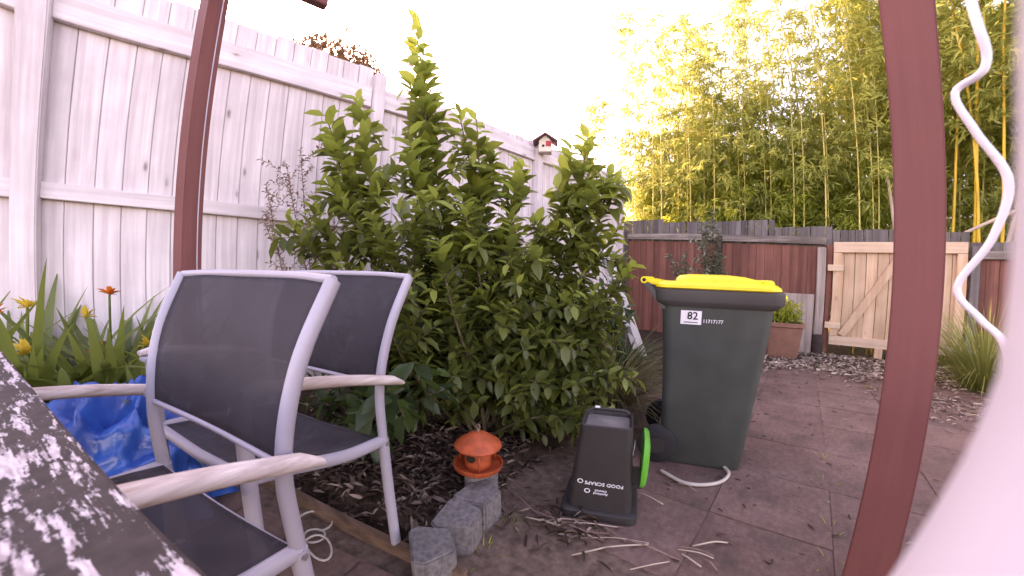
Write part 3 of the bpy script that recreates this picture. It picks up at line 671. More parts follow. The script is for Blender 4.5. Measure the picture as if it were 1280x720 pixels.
# ------------------------------------------------------------------ leaves
def leaf_template(folded=True):
    """unit leaf along +x, normal +z: 8 verts, 8 triangles"""
    V = np.array([(0, 0, 0), (.30, .5, .10), (.68, .42, .06), (1, 0, -.10), (.68, -.42, .06), (.30, -.5, .10), (.32, 0, 0), (.68, 0, -.04)], float)
    F = np.array([(0, 6, 1), (1, 6, 7), (1, 7, 2), (2, 7, 3), (0, 5, 6), (5, 7, 6), (5, 4, 7), (4, 3, 7)])
    return V, F
def strip_template():
    V = np.array([(0, 0, 0), (.45, .5, 0), (1, 0, -.18), (.45, -.5, 0)], float); F = np.array([(0, 3, 1), (3, 2, 1)]); return V, F
def frames(D, up=None, roll=None):
    D = D / np.linalg.norm(D, axis=1)[:, None]
    U = np.tile(np.array([0, 0, 1.0]), (len(D), 1)) if up is None else up
    Y = np.cross(U, D); nrm = np.linalg.norm(Y, axis=1)[:, None]; Y = np.where(nrm < 1e-3, np.array([[0, 1, 0]]), Y / np.maximum(nrm, 1e-6)); Z = np.cross(D, Y)
    if roll is not None:
        c, s = np.cos(roll)[:, None], np.sin(roll)[:, None]; Y, Z = Y * c + Z * s, Z * c - Y * s
    return D, Y, Z
def leaves(P, D, L, W, tmpl, roll=None):
    Vt, Ft = tmpl; X, Y, Z = frames(D, roll=roll)
    L = L[:, None, None]; W = W[:, None, None]
    V = P[:, None, :] + X[:, None, :] * (Vt[None, :, 0:1] * L) + Y[:, None, :] * (Vt[None, :, 1:2] * W) + Z[:, None, :] * (Vt[None, :, 2:3] * L)
    F = Ft[None] + (np.arange(len(P)) * len(Vt))[:, None, None]
    return V.reshape(-1, 3), F.reshape(-1, 3)
LT, ST = leaf_template(), strip_template()
leaf_unit = None
def leaf_objs(P, D, L, W, roll, mats, parent):
    """single leaves as parts"""
    X, Y, Z = frames(D, roll=roll); mes = [mesh_np('leaf', LT[0], LT[1], m_) for m_ in mats]
    for i in range(len(P)):
        o = bpy.data.objects.new('leaf', mes[i % len(mes)])
        o.matrix_world = Matrix(((X[i][0] * L[i], Y[i][0] * W[i], Z[i][0] * L[i], P[i][0]), (X[i][1] * L[i], Y[i][1] * W[i], Z[i][1] * L[i], P[i][1]), (X[i][2] * L[i], Y[i][2] * W[i], Z[i][2] * L[i], P[i][2]), (0, 0, 0, 1)))
        link(o, parent)

# ---- the big citrus-like shrub: many upright stems, each clothed in leaves
def shrub():
    base = Vector((-1.50, 1.42, 0.03))
    root = thing('leafy_shrub', 'large leafy green shrub with a tall upright leader growing behind the concrete blocks', 'shrub', base)
    rnd = random.Random(11)
    tips = [(-1.93, 1.13, 2.60, 1.0), (-1.90, 1.17, 2.36, 1.0), (-1.87, 1.20, 2.12, 1.0),                  # the leader
            (-2.20, 0.88, 2.06, .8), (-2.24, .70, 1.90, .8), (-1.02, 2.0, 1.62, 1.), (-2.22, .52, 1.22, 1.), (-2.20, 0.74, 1.78, .8), (-2.14, .62, 1.30, .9), (-2.05, .70, 1.42, .9),
            (-1.70, 1.33, 1.95, 1.), (-1.63, 1.42, 1.90, 1.), (-1.80, 1.05, 1.75, 1.), (-1.55, 1.50, 1.66, 1.),
            (-1.42, 1.62, 1.62, 1.), (-1.20, 1.83, 1.72, 1.), (-1.13, 1.90, 1.80, 1.), (-1.08, 1.92, 1.55, 1.),
            (-0.95, 2.02, 1.28, 1.), (-0.86, 1.98, 1.02, 1.), (-0.92, 1.80, 0.78, 1.), (-1.25, 1.35, 1.25, 1.),
            (-1.40, 1.15, 1.30, 1.), (-1.55, 0.98, 1.32, 1.), (-1.75, 0.82, 1.22, 1.), (-1.90, 0.70, 1.00, 1.)]
    for k in range(36):
        a = rnd.uniform(0, 2 * math.pi); r = 0.70 * math.sqrt(rnd.random())
        ca, sa = math.cos(a) * r * 0.95, math.sin(a) * r * 0.95
        x, y = -1.50 + 0.68 * ca * 1.15 - 0.1 * sa + 0.0, 1.40 + 0.95 * sa + 0.55 * ca
        zt_ = 0.50 + 0.88 * (1 - (r / 0.72) ** 2) * rnd.uniform(.55, 1.0) + rnd.uniform(0, .25)
        tips.append((x, y, zt_, 1.0))
    for k in range(26):
        u = rnd.random(); tips.append((-1.85 + 1.0 * u + rnd.uniform(-.05, .05), .80 + .85 * u + rnd.uniform(-.12, .25), rnd.uniform(.22, .60), 1.0))
    P, D, L, W, C = [], [], [], [], []
    st = MB()
    for ti, (x, y, z, s) in enumerate(tips):
        t0 = Vector((base.x + rnd.uniform(-.14, .14), base.y + rnd.uniform(-.14, .14), 0.0)); t2 = Vector((x, y, z))
        mid = t0.lerp(t2, 0.5) + Vector((rnd.uniform(-.08, .08), rnd.uniform(-.08, .08), 0.10)) + (Vector((x, y, 0)) - Vector((base.x, base.y, 0))) * 0.14
        pts = bez([t0, mid, t2], 9)
        Lm = len(pts)
        st.tube(pts, [0.013 * (1 - 0.8 * i / Lm) for i in range(Lm)], 5)
        def dress(pts_, dens, f0=0.25, big=1.0):
            tot = sum((pts_[i + 1] - pts_[i]).length for i in range(len(pts_) - 1)); nl = int(tot * dens)
            for q in range(nl):
                f = f0 + (1 - f0) * (q + rnd.random()) / nl; ii = min(int(f * (len(pts_) - 1)), len(pts_) - 2); fr = f * (len(pts_) - 1) - ii
                p = pts_[ii].lerp(pts_[ii + 1], fr); ax = (pts_[ii + 1] - pts_[ii]).normalized()
                az = q * 2.4 + rnd.uniform(-.4, .4); sd_ = ax.orthogonal().normalized(); sd_ = Matrix.Rotation(az, 3, ax) @ sd_
                d = sd_ * rnd.uniform(.75, 1.1) + ax * rnd.uniform(.25, .8) + Vector((0, 0, rnd.uniform(-.35, .2)))
                ln = rnd.uniform(.075, .130) * (1.0 if f < .9 else 0.78) * (big if p.z > 1.35 else (1.0 if p.z > 1.0 else 0.86))
                if p.z > 1.45 and rnd.random() < .28: continue
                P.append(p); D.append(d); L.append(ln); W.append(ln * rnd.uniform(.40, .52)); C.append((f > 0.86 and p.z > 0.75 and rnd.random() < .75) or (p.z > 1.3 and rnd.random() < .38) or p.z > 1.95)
        dress(pts, 58, 0.22, 1.35)
        for b_ in range(rnd.randint(7, 11)):       # side twigs
            f = rnd.uniform(.30, .92); ii = int(f * (Lm - 1)); p0 = pts[ii]; ax = (pts[min(ii + 1, Lm - 1)] - pts[ii - 1]).normalized()
            sd_ = Matrix.Rotation(rnd.uniform(0, 6.28), 3, ax) @ ax.orthogonal().normalized()
            ln = rnd.uniform(.12, .30) * (0.45 if (ti < 3 and f > .75) else 1) * (1.15 - 0.5 * f)
            p1 = p0 + (sd_ * .8 + ax * .5 + Vector((0, 0, rnd.uniform(-.3, .3)))).normalized() * ln
            tw = [p0, p0.lerp(p1, .5) + Vector((0, 0, .015)), p1]; st.tube(tw, [.004, .003, .0015], 4); dress(bez(tw, 3), 62, 0.1, 1.12)
    so = st.obj('stem', M['stem'], root, True); so.location = -base
    P, D, L, W, C = np.array(P), np.array(D), np.array(L), np.array(W), np.array(C)
    roll = rng.uniform(-.5, .5, len(P)); PL = P - np.array(base)
    keep = P[:, 2] > 0.07
    P, D, L, W, C, roll, PL = P[keep], D[keep], L[keep], W[keep], C[keep], roll[keep], PL[keep]
    # the leaves that show largest (on the camera's side) are separate parts, the rest one mass
    camd = np.linalg.norm(P - np.array(CAM_POS), axis=1); score = L / camd; score[~C] *= 1.0
    idx = np.argsort(-score); big = np.zeros(len(P), bool); big[idx[:300]] = True
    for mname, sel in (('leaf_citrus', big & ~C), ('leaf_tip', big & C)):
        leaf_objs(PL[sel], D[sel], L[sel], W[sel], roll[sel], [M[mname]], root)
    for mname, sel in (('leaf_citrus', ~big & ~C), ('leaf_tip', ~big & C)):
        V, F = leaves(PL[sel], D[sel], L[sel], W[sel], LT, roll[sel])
        o = link(bpy.data.objects.new('foliage', mesh_np('foliage', V, F, M[mname])), root); o['kind'] = 'stuff'
    return len(P)
shrub()

# ---- generic small leafy plant
def leafy_plant(name, label, cat, base, tips, dens, lsize, wr, mat, stem, seed, group=None, twigs=(3, 5), tl=(.1, .25), droop=-.1, f0=.2, r0=.008):
    rnd = random.Random(seed); base = Vector(base); root = thing(name, label, cat, base, 0, group)
    P, D, L, W = [], [], [], []; st = MB()
    for t in tips:
        t0 = Vector((rnd.uniform(-.04, .04), rnd.uniform(-.04, .04), -0.02)); t2 = Vector(t) - base; mid = t0.lerp(t2, .5) + Vector((rnd.uniform(-.05, .05), rnd.uniform(-.05, .05), .05))
        pts = bez([t0, mid, t2], 7); n_ = len(pts); st.tube(pts, [r0 * (1 - .75 * i / n_) for i in range(n_)], 5)
        lines = [(pts, f0)]
        for b_ in range(rnd.randint(*twigs)):
            f = rnd.uniform(max(f0, .3), .95); ii = min(int(f * (n_ - 1)), n_ - 2); p0 = pts[ii]; ax = (pts[ii + 1] - pts[ii]).normalized()
            sd_ = Matrix.Rotation(rnd.uniform(0, 6.28), 3, ax) @ ax.orthogonal().normalized()
            p1 = p0 + (sd_ * .8 + ax * .6).normalized() * rnd.uniform(*tl); tw = bez([p0, p0.lerp(p1, .5) + Vector((0, 0, .02)), p1], 4)
            st.tube(tw, r0 * .25, 4); lines.append((tw, .1))
        for pl, ff in lines:
            tot = sum((pl[i + 1] - pl[i]).length for i in range(len(pl) - 1)); nl = int(tot * dens) + 1
            for q in range(nl):
                f = ff + (1 - ff) * (q + .5) / nl; ii = min(int(f * (len(pl) - 1)), len(pl) - 2); p = pl[ii].lerp(pl[ii + 1], f * (len(pl) - 1) - ii); ax = (pl[ii + 1] - pl[ii]).normalized()
                sd_ = Matrix.Rotation(q * 2.4 + rnd.uniform(-.4, .4), 3, ax) @ ax.orthogonal().normalized(); ln = rnd.uniform(*lsize)
                P.append(p); D.append(sd_ + ax * rnd.uniform(.2, .9) + Vector((0, 0, rnd.uniform(-.3, .3) + droop))); L.append(ln); W.append(ln * wr)
    st.obj('stem', stem, root, True)
    P, D, L, W = map(np.array, (P, D, L, W)); V, F = leaves(P, D, L, W, LT, rng.uniform(-.6, .6, len(P)))
    o = link(bpy.data.objects.new('foliage', mesh_np('foliage', V, F, mat)), root); o['kind'] = 'stuff'; return root
leafy_plant('dry_sapling', 'spindly sapling with tiny pinkish dry leaves against the white fence', 'sapling', (-2.35, 0.80, 0.03),
            [(-2.42, .62, 1.72), (-2.38, .42, 1.45), (-2.36, .40, 1.25), (-2.30, .95, 1.5), (-2.34, .52, 1.58), (-2.40, .85, 1.62)], 60, (.020, .038), .38, M['leaf_dry'], M['dry_stem'], 3, twigs=(6, 8), tl=(.15, .32), f0=.45, r0=.006)
leafy_plant('olive_sapling', 'slender grey green sapling growing in front of the back fence', 'sapling', (-0.98, 4.42, 0.0),
            [(-.93, 4.40, 1.74), (-1.05, 4.40, 1.60), (-.86, 4.45, 1.45), (-1.40, 4.25, 1.22), (-1.25, 4.3, 1.20), (-.80, 4.42, 1.22), (-1.0, 4.36, 1.5)], 40, (.05, .08), .36, M['leaf_olive'], M['stem'], 5, twigs=(4, 6), tl=(.12, .26), f0=.55, r0=.010)
leafy_plant('understory_plant', 'low broad leaved dark green plant under the left side of the shrub', 'plant', (-1.62, 0.72, 0.03),
            [(-1.9 + .11 * k, .55 + .10 * (k % 4), .30 + .09 * (k % 5)) for k in range(9)], 30, (.09, .15), .5, M['leaf_dark'], M['stem'], 8, twigs=(2, 4), tl=(.06, .14))
leafy_plant('understory_plant', 'bright green leafy sprig growing behind the upside down bin', 'plant', (-1.05, 1.75, 0.03),
            [(-1.0, 1.62, .55), (-.92, 1.80, .60), (-1.12, 1.60, .42), (-.85, 1.70, .45), (-.98, 1.95, .62)], 36, (.06, .11), .42, M['leaf_strap'], M['stem'], 9, twigs=(3, 4), tl=(.08, .2))
leafy_plant('understory_plant', 'bushy green plant beside the step ladder', 'plant', (-1.62, 3.0, 0.03),
            [(-1.75 + .06 * k, 2.85 + .1 * (k % 3), .45 + .13 * (k % 4)) for k in range(7)], 40, (.07, .13), .4, M['leaf_dark'], M['stem'], 10, twigs=(3, 5), tl=(.1, .25))

# ---- strap leaved plants (clumps of long blades)
def blade(base, d, length, width, bend, segs=6, twist=0.0):
    """a curved tapering blade: returns verts, faces"""
    V = []; p = Vector(base); az = math.atan2(d[1], d[0]); el = math.atan2(d[2], math.hypot(d[0], d[1]))
    for i in range(segs + 1):
        t = i / segs; w_ = width * (0.55 + 1.1 * t) * (1 - t) ** 0.55 if t < 1 else 0.0
        w_ = width * min(1, .45 + 1.6 * t) * max(0.0, (1 - t ** 2.6)) 
        lat = Vector((-math.sin(az + twist * t), math.cos(az + twist * t), 0)); 
        dv = Vector((math.cos(el) * math.cos(az), math.cos(el) * math.sin(az), math.sin(el))); nrm = lat.cross(dv)
        V += [p - lat * w_ / 2 - nrm * w_ * .12, p + nrm * w_ * -.0 , p + lat * w_ / 2 - nrm * w_ * .12]
        p = p + dv * (length / segs); el -= bend / segs
    F = []
    for i in range(segs):
        a = i * 3; F += [(a, a + 1, a + 4, a + 3), (a + 1, a + 2, a + 5, a + 4)]
    return V, F
def strap_plant(label, base, n, seed, lr=(.5, .8), wr=(.045, .080), flowers=()):
    rnd = random.Random(seed); root = thing('strap_leaved_plant', label, 'plant', base, 0, 'strap leaved plants along the white fence')
    for k in range(n):
        a = rnd.uniform(0, 6.28); el = rnd.uniform(.50, 1.40); r = rnd.uniform(0, .16)
        mb = MB(); mb.add(*blade((math.cos(a) * r, math.sin(a) * r, -0.03), (math.cos(a) * math.cos(el), math.sin(a) * math.cos(el), math.sin(el)), rnd.uniform(*lr), rnd.uniform(*wr), rnd.uniform(.2, 1.5), 8, rnd.uniform(-.5, .5)))
        mb.obj('leaf', M['leaf_strap'], root, True)
    for (fx, fy, fz, colr) in flowers:
        fz -= .03
        tip = Vector((fx, fy, fz)) - Vector(base); mb = MB(); mb.tube(bez([(0, 0, 0), tip * .5 + Vector((0, 0, .05)), tip], 5), .006, 6); s_ = mb.obj('flower_stalk', M['leaf_strap'], root, True)
        P = np.tile(np.array(tip), (11, 1)); D = rng.normal(0, 1, (11, 3)); D[:, 2] = np.abs(D[:, 2]) * 1.3 + .1; Lf = rng.uniform(.035, .08, 11)
        V, F = leaves(P, D, Lf, Lf * .42, LT); link(bpy.data.objects.new('flower', mesh_np('flower', V, F, M[colr])), s_)
    return root
strap_plant('strap leaved plant with orange blooms beside the left white fence post', (-2.52, -0.72, .03), 140, 1, (.65, 1.12), flowers=((-2.42, -.78, .74, 'flower_orange'), (-2.40, -.66, .78, 'flower_yellow')))
strap_plant('strap leaved plant with a bright orange bloom reaching highest against the fence', (-2.55, -0.38, .03), 140, 2, (.65, 1.08), flowers=((-2.48, -.36, .83, 'flower_orange'), (-2.45, -.46, .72, 'flower_yellow'), (-2.30, -.40, .56, 'flower_orange')))
strap_plant('strap leaved plant with a yellow bloom beside the pergola post', (-2.45, -0.08, .03), 95, 3, (.50, .95), flowers=((-2.30, -.18, .58, 'flower_yellow'),))
strap_plant('strap leaved plant hidden behind the edge of the table', (-2.45, -1.08, .03), 60, 4, (.6, 1.0), flowers=((-2.36, -.90, .62, 'flower_orange'),))
strap_plant('low strap leaved plant just behind the blue tarpaulin', (-2.30, -0.52, .03), 80, 5, (.45, .85), flowers=((-2.2, -.62, .60, 'flower_yellow'),))
strap_plant('low strap leaved plant between the blue tarpaulin and the pergola post', (-2.28, -0.20, .03), 75, 6, (.40, .8))
# reddish grass-like blades standing taller
def tussock(name, label, cat, base, n, lr, wr, mat, seed, elr=(.7, 1.5), bend=(.6, 2.0), r0=.08, segs=5, group=None):
    rnd = random.Random(seed); mb = MB()
    for k in range(n):
        a = rnd.uniform(0, 6.28); el = rnd.uniform(*elr); r = rnd.uniform(0, r0)
        mb.add(*blade((math.cos(a) * r, math.sin(a) * r, -0.03), (math.cos(a) * math.cos(el), math.sin(a) * math.cos(el), math.sin(el)), rnd.uniform(*lr), rnd.uniform(*wr), rnd.uniform(*bend), segs, rnd.uniform(-.6, .6)))
    o = mb.obj(name, mat, None, True); o.location = base; return tag(o, label, cat, group)
tussock('grass_tussock', 'tall feathery green grass tussock to the right of the gate', 'grass', (1.74, 4.72, -0.02), 900, (.65, 1.18), (.006, .011), M['leaf_grass'], 21, (.75, 1.55), (.5, 1.9), .16)
tussock('grass_tussock', 'drooping brownish grass clump between the shrub and the wheelie bin', 'grass', (-1.15, 2.35, 0.02), 420, (.45, .85), (.008, .014), M['grass_brown'], 22, (.5, 1.45), (1.0, 2.4), .12)
tussock('grass_tussock', 'dark drooping grass clump in front of the step ladder', 'grass', (-1.45, 3.25, 0.02), 240, (.4, .7), (.010, .018), M['leaf_dark'], 23, (.6, 1.45), (.8, 2.2), .12)

# ------------------------------------------------------------------ bamboo behind the fence
def bamboo_variant(seed, H, dens, bright=False, thick=.018, clear=.8, spread=1.0):
    rnd = np.random.default_rng(seed); n = 18
    lean = rnd.uniform(-.5, .5, 2) * 0.9
    ts = np.linspace(0, 1, n); C = np.stack([lean[0] * ts ** 2.5, lean[1] * ts ** 2.5, H * ts * (1 - .04 * ts ** 3)], 1)
    mb = MB(); mb.tube([tuple(c) for c in C], [thick * (1 - .85 * t) for t in ts], 6)
    for z in np.arange(.3, H * .9, .34):
        t = z / H; p = [np.interp(t, ts, C[:, i]) for i in range(3)]; rr = thick * (1 - .85 * t) * 1.22
        mb.tube([(p[0], p[1], p[2] - .012), (p[0], p[1], p[2]), (p[0], p[1], p[2] + .012)], [rr * .8, rr, rr * .8], 6, caps=False)
    P, D, L = [], [], []
    z = clear
    while z < H:
        t = z / H; p = np.array([np.interp(t, ts, C[:, i]) for i in range(3)])
        prof = (1.25 if t < .55 else 1.25 - 1.9 * (t - .55)) * spread
        for b in range(dens):
            a = rnd.uniform(0, 6.28); bl = rnd.uniform(.25, .75) * max(.22, prof); rise = rnd.uniform(.1, .7)
            d = np.array([math.cos(a), math.sin(a), rise]); e = p + d * bl
            k = 22
            for q in range(k):
                f = .35 + .65 * rnd.random(); pp = p + (e - p) * f + rnd.normal(0, .035, 3); pp[2] -= .10 * f * f
                P.append(pp); D.append([math.cos(a) * .6 + rnd.normal(0, .6), math.sin(a) * .6 + rnd.normal(0, .6), rnd.uniform(-1.2, .25)]); L.append(rnd.uniform(.11, .21))
        z += .15
    P, D, L = np.array(P), np.array(D), np.array(L)
    V, F = leaves(P, D, L, L * .16, ST, rnd.uniform(-1.2, 1.2, len(P)))
    return mb, mesh_np('foliage', V, F, M['leaf_bright' if bright else 'leaf_bamboo'])
BV = []
for i in range(7):
    mb, fol = bamboo_variant(100 + i, [5.2, 6.4, 7.6, 4.6, 5.8, 7.0, 8.2][i], [4, 4, 3, 5, 4, 3, 3][i], thick=[.017, .020, .022, .016, .018, .022, .024][i])
    BV.append((mb.mesh('culm', M['culm'], True), fol))
mb, fol = bamboo_variant(140, 3.4, 6, True, .012, .5, 1.1); BS = (mb.mesh('culm', M['culm'], True), fol)
mb, fol = bamboo_variant(150, 6.8, 2, False, .027, 3.2); BY = (mb.mesh('culm', M['culm_yellow'], True), fol)
mb, fol = bamboo_variant(160, 6.6, 1, False, .016, 2.6, .8); BT = (mb.mesh('culm', M['culm'], True), fol)
rb = random.Random(5)
def bamboo(v, x, y, label, group, rz=None, s=1.0):
    o = thing('bamboo', label, 'bamboo', (x, y, -0.08), rb.uniform(0, 6.28) if rz is None else rz, group); o.scale = (s, s, s)
    inst('culm', v[0], o); f = inst('foliage', v[1], o); f['kind'] = 'stuff'; return o
LB = 'yellow green leafy bamboo cane in the thicket behind the back fence'; GB = 'bamboo canes behind the back fence'
bamboo(BV[0], -4.15, 6.95, 'lone leafy bamboo cane standing apart next to the white fence end', 'lone bamboo', 1.0, 1.04)
SPIRES = (3, 10, 17, 25, 34, 42)
for i in range(104):
    u = (i + rb.random()) / 104; x = -3.25 + 8.4 * u; row = i % 3; y = 7.15 + row * .9 + rb.uniform(-.3, .3)
    xx = x * (1 + .10 * row)
    if xx > 1.55: y += .75
    tall = [0, 3, 4, 1] if u < .45 else [0, 4, 1, 5, 2]
    v = BV[rb.choice(tall)]
    if i in SPIRES: v = BV[rb.choice((2, 6, 5))]
    s = rb.uniform(.88, 1.04) * (0.82 if (u < .45 and i not in SPIRES) else 1.0)
    bamboo(v, xx, y, LB, GB, None, s)
for i in range(13):
    bamboo(BS, -2.6 + 4.0 * (i + rb.random() * .8) / 13, 7.05 + rb.uniform(-.1, .3), 'short bright leafed bamboo shoot peeping over the back fence', 'short bamboo shoots over the fence', None, rb.uniform(.8, 1.15))
for i in range(20):
    bamboo(BT, -2.9 + 4.4 * (i + rb.random()) / 20, 6.5 + rb.uniform(0, .3), 'slender pale bamboo cane rising almost bare just behind the back fence', 'bare canes behind the fence', None, rb.uniform(.75, 1.1))
for i in range(14):
    bamboo(BY, 1.62 + i * .15 + rb.uniform(-.06, .06), 6.55 + rb.uniform(0, .35), 'thick bare golden yellow bamboo cane to the right of the gate', 'golden bamboo canes', None, rb.uniform(.9, 1.1))
for i, (a, b) in enumerate((((1.45, 6.5, 1.2), (1.22, 6.62, 2.55)), ((1.6, 6.35, 1.42), (3.4, 6.5, 2.35)), ((2.2, 6.4, 0.0), (2.75, 6.5, 3.0)))):
    a = (a[0], a[1], -0.06) if i == 0 else a
    m = MB(); m.tube(bez([a, (Vector(a) + Vector(b)) / 2 + Vector((0, 0, .04)), b], 5), .022, 8)
    tag(m.obj('dead_cane', M['dead_cane'], None, True), ('pale dead bamboo cane leaning upright among the leaves', 'pale dead bamboo cane lying slanted across the fence top right of the gate', 'pale dead bamboo cane leaning behind the white cord')[i], 'cane')

# tree beyond the white fence
def far_tree():
    root = thing('russet_tree', 'russet leaved tree top showing above the white fence', 'tree', (-8.6, 3.0, -0.06)); root.scale = (1, 1, 1.09)
    m = MB(); m.tube(bez([(0, 0, 0), (.1, .1, 2.5), (0, .1, 4.4)], 6), [.16] * 6 + [.12] * 7, 8)
    for k in range(9):
        a = k * .7; m.tube(bez([(0.05, .1, 3.2 + .12 * k), (math.cos(a) * .5, math.sin(a) * .6, 4.4 + .08 * k), (math.cos(a) * .9, math.sin(a) * 1.1, 5.0 + .1 * (k % 4))], 4), .03, 5)
    m.obj('trunk', M['stem'], root, True)
    n = 4200; cl = rng.normal(0, 1, (60, 3)); cl /= np.linalg.norm(cl, axis=1)[:, None]; cl *= rng.uniform(.4, 1, (60, 1)) ** .5 * np.array([[.85, 1.25, .85]]); cl[:, 2] += 5.15; cl[:, 2] += -.18 * cl[:, 1]
    P = cl[rng.integers(0, 60, n)] + rng.normal(0, .14, (n, 3)); D = rng.normal(0, 1, (n, 3)); L = rng.uniform(.09, .16, n)
    V, F = leaves(P, D, L, L * .5, LT); o = link(bpy.data.objects.new('crown', mesh_np('crown', V, F, M['leaf_red'])), root); o['kind'] = 'stuff'
far_tree()

# ------------------------------------------------------------------ step ladder
ld = thing('step_ladder', 'open aluminium step ladder standing in the garden bed near the white fence', 'ladder', (-1.62, 4.05, 0.03), 0)
A0, A1 = Vector((0, 0, 0)), Vector((-0.60, -0.42, 1.80)); side = Vector((0.52, -0.0, 0)).normalized(); side = Vector((0.57, -0.82, 0)).normalized() * -1
side = Vector((-0.57, 0.82, 0)); hw0, hw1 = .23, .15
for s in (-1, 1):
    m = MB(); m.bar(A0 + side * hw0 * s, A1 + side * hw1 * s, .075, .028, .004, up=tuple(side)); m.obj('rail', M['alu'], ld)
    m = MB(); m.bar(Vector((-1.02, -.70, 0)) + side * hw0 * s, A1 + Vector((-.02, -.02, -.04)) + side * hw1 * .9 * s, .04, .022, .003, up=tuple(side)); m.obj('rear_leg', M['alu'], ld)
for k in range(1, 7):
    t = k / 6.6; p = A0.lerp(A1, t); wd = hw0 + (hw1 - hw0) * t
    m = MB(); m.bar(p - side * wd, p + side * wd, .028, .085, .004, up=(0, 0, 1)); m.obj('tread', M['alu'], ld)
m = MB(); m.bar(A1 - side * .17 + Vector((0, 0, .01)), A1 + side * .17 + Vector((0, 0, .01)), .035, .14, .006, up=(0, 0, 1)); m.obj('top_cap', M['alu'], ld)

# ------------------------------------------------------------------ birdhouse ornament on the fence post
bh = thing('birdhouse', 'small cream birdhouse with mauve pitched roof and red panel on top of the white fence', 'birdhouse', (-2.74, 3.555, 2.47), R(35)); bh.scale = (1.2, 1.2, 1.1)
m = MB(); m.box((0, 0, .065), (.13, .12, .13), None, .004); m.add([(-.065, -.06, .129), (.065, -.06, .129), (0, -.06, .20), (-.065, .06, .129), (.065, .06, .129), (0, .06, .20)], [(0, 1, 2), (5, 4, 3), (0, 2, 5, 3), (2, 1, 4, 5), (0, 3, 4, 1)]); m.obj('body', M['bird_cream'], bh)
for s in (-1, 1):
    m = MB(); m.bar((s * -.006, 0, .215), (s * .125, 0, .118), .20, .016, .003, up=(1, 0, 0) if False else (0, 0, 1)); m.obj('roof_panel', M['bird_roof'], bh)
m = MB(); m.box((.035, -.064, .095), (.055, .01, .06), None, .003); m.obj('panel', M['bird_red'], bh)
m = MB(); m.tube([(-.02, -.058, .07), (-.02, -.066, .07)], .014, 12); m.obj('entrance', M['ink'], bh)

# ------------------------------------------------------------------ planter, board, stump
pl = thing('planter_pot', 'big terracotta planter of pale green herbs by the back fence', 'planter', (-0.16, 5.50, -0.03), R(8))
m = MB(); m.loft([(0, .19, .19, .05, 0, 0), (.02, .195, .195, .05, 0, 0), (.40, .235, .235, .06, 0, 0), (.41, .25, .25, .06, 0, 0), (.46, .25, .25, .06, 0, 0), (.462, .225, .225, .05, 0, 0), (.42, .22, .22, .05, 0, 0)]); m.obj('pot', M['terracotta'], pl, True, 40)
m = MB(); m.loft([(.41, .22, .22, .05, 0, 0), (.432, .215, .215, .05, 0, 0)]); m.obj('potting_soil', M['soil'], pl)
n = 900; P = np.stack([rng.normal(0, .10, n), rng.normal(0, .10, n), .44 + np.abs(rng.normal(0, .12, n))], 1); P[:, :2] = np.clip(P[:, :2], -.22, .22); D = rng.normal(0, .6, (n, 3)); D[:, 2] += .9; L = rng.uniform(.04, .09, n)
V, F = leaves(P, D, L, L * .4, LT); o = link(bpy.data.objects.new('herbs', mesh_np('herbs', V, F, M['leaf_bright'])), pl); o['kind'] = 'stuff'
m = MB(); m.box((0, 0, .42), (.42, .018, .84), None, .003)
o = m.obj('leaning_board', M['pale_post']); o.location = (0.012, 5.80, -0.03); o.rotation_euler = (R(-11), 0, 0); tag(o, 'weathered plywood board leaning on the back fence behind the planter', 'board')
m = MB(); m.lathe([(.075, 0), (.082, .02), (.078, .25), (.070, .31), (.03, .315)], n=20); o = m.obj('stump', M['dark_stump'], None, True, 40); o.location = (0.30, 5.87, -0.06); tag(o, 'short dark wooden stump beside the gate post', 'stump')

# ------------------------------------------------------------------ blue tarp
def tarp():
    V = []; nu, nv = 110, 60
    for j in range(nv + 1):
        for i in range(nu + 1):
            a = 2 * math.pi * i / nu; t = j / nv; el = t * math.pi / 2
            d = Vector((math.cos(a) * math.cos(el), math.sin(a) * math.cos(el), math.sin(el)))
            q = d * 2.0
            fold = abs(noise.noise((q.x * 1.3 + 3, q.y * 1.3, q.z * 1.3))) * .50 + abs(noise.noise((q.x * 2.9, q.y * 2.9 + 7, q.z * 2.4))) * .10 + abs(noise.noise((q.x * 6.5, q.y * 6.5, q.z * 5.5 + 2))) * .03
            rr = 1.10 - fold
            skirt = 1 + .22 * (1 - t) ** 3
            V.append((d.x * .38 * rr * skirt, d.y * .34 * rr * skirt, max(0.0, d.z * .49 * rr)))
    F = [(j * (nu + 1) + i, j * (nu + 1) + i + 1, (j + 1) * (nu + 1) + i + 1, (j + 1) * (nu + 1) + i) for j in range(nv) for i in range(nu)]
    o = link(bpy.data.objects.new('blue_tarp', mesh_np('blue_tarp', V, F, M['tarp'], True))); o.location = (-1.86, -0.30, 0.004); o.rotation_euler = (0, 0, .4)
    tag(o, 'crumpled bright blue tarpaulin heaped on the patio behind the table', 'tarpaulin')
tarp()

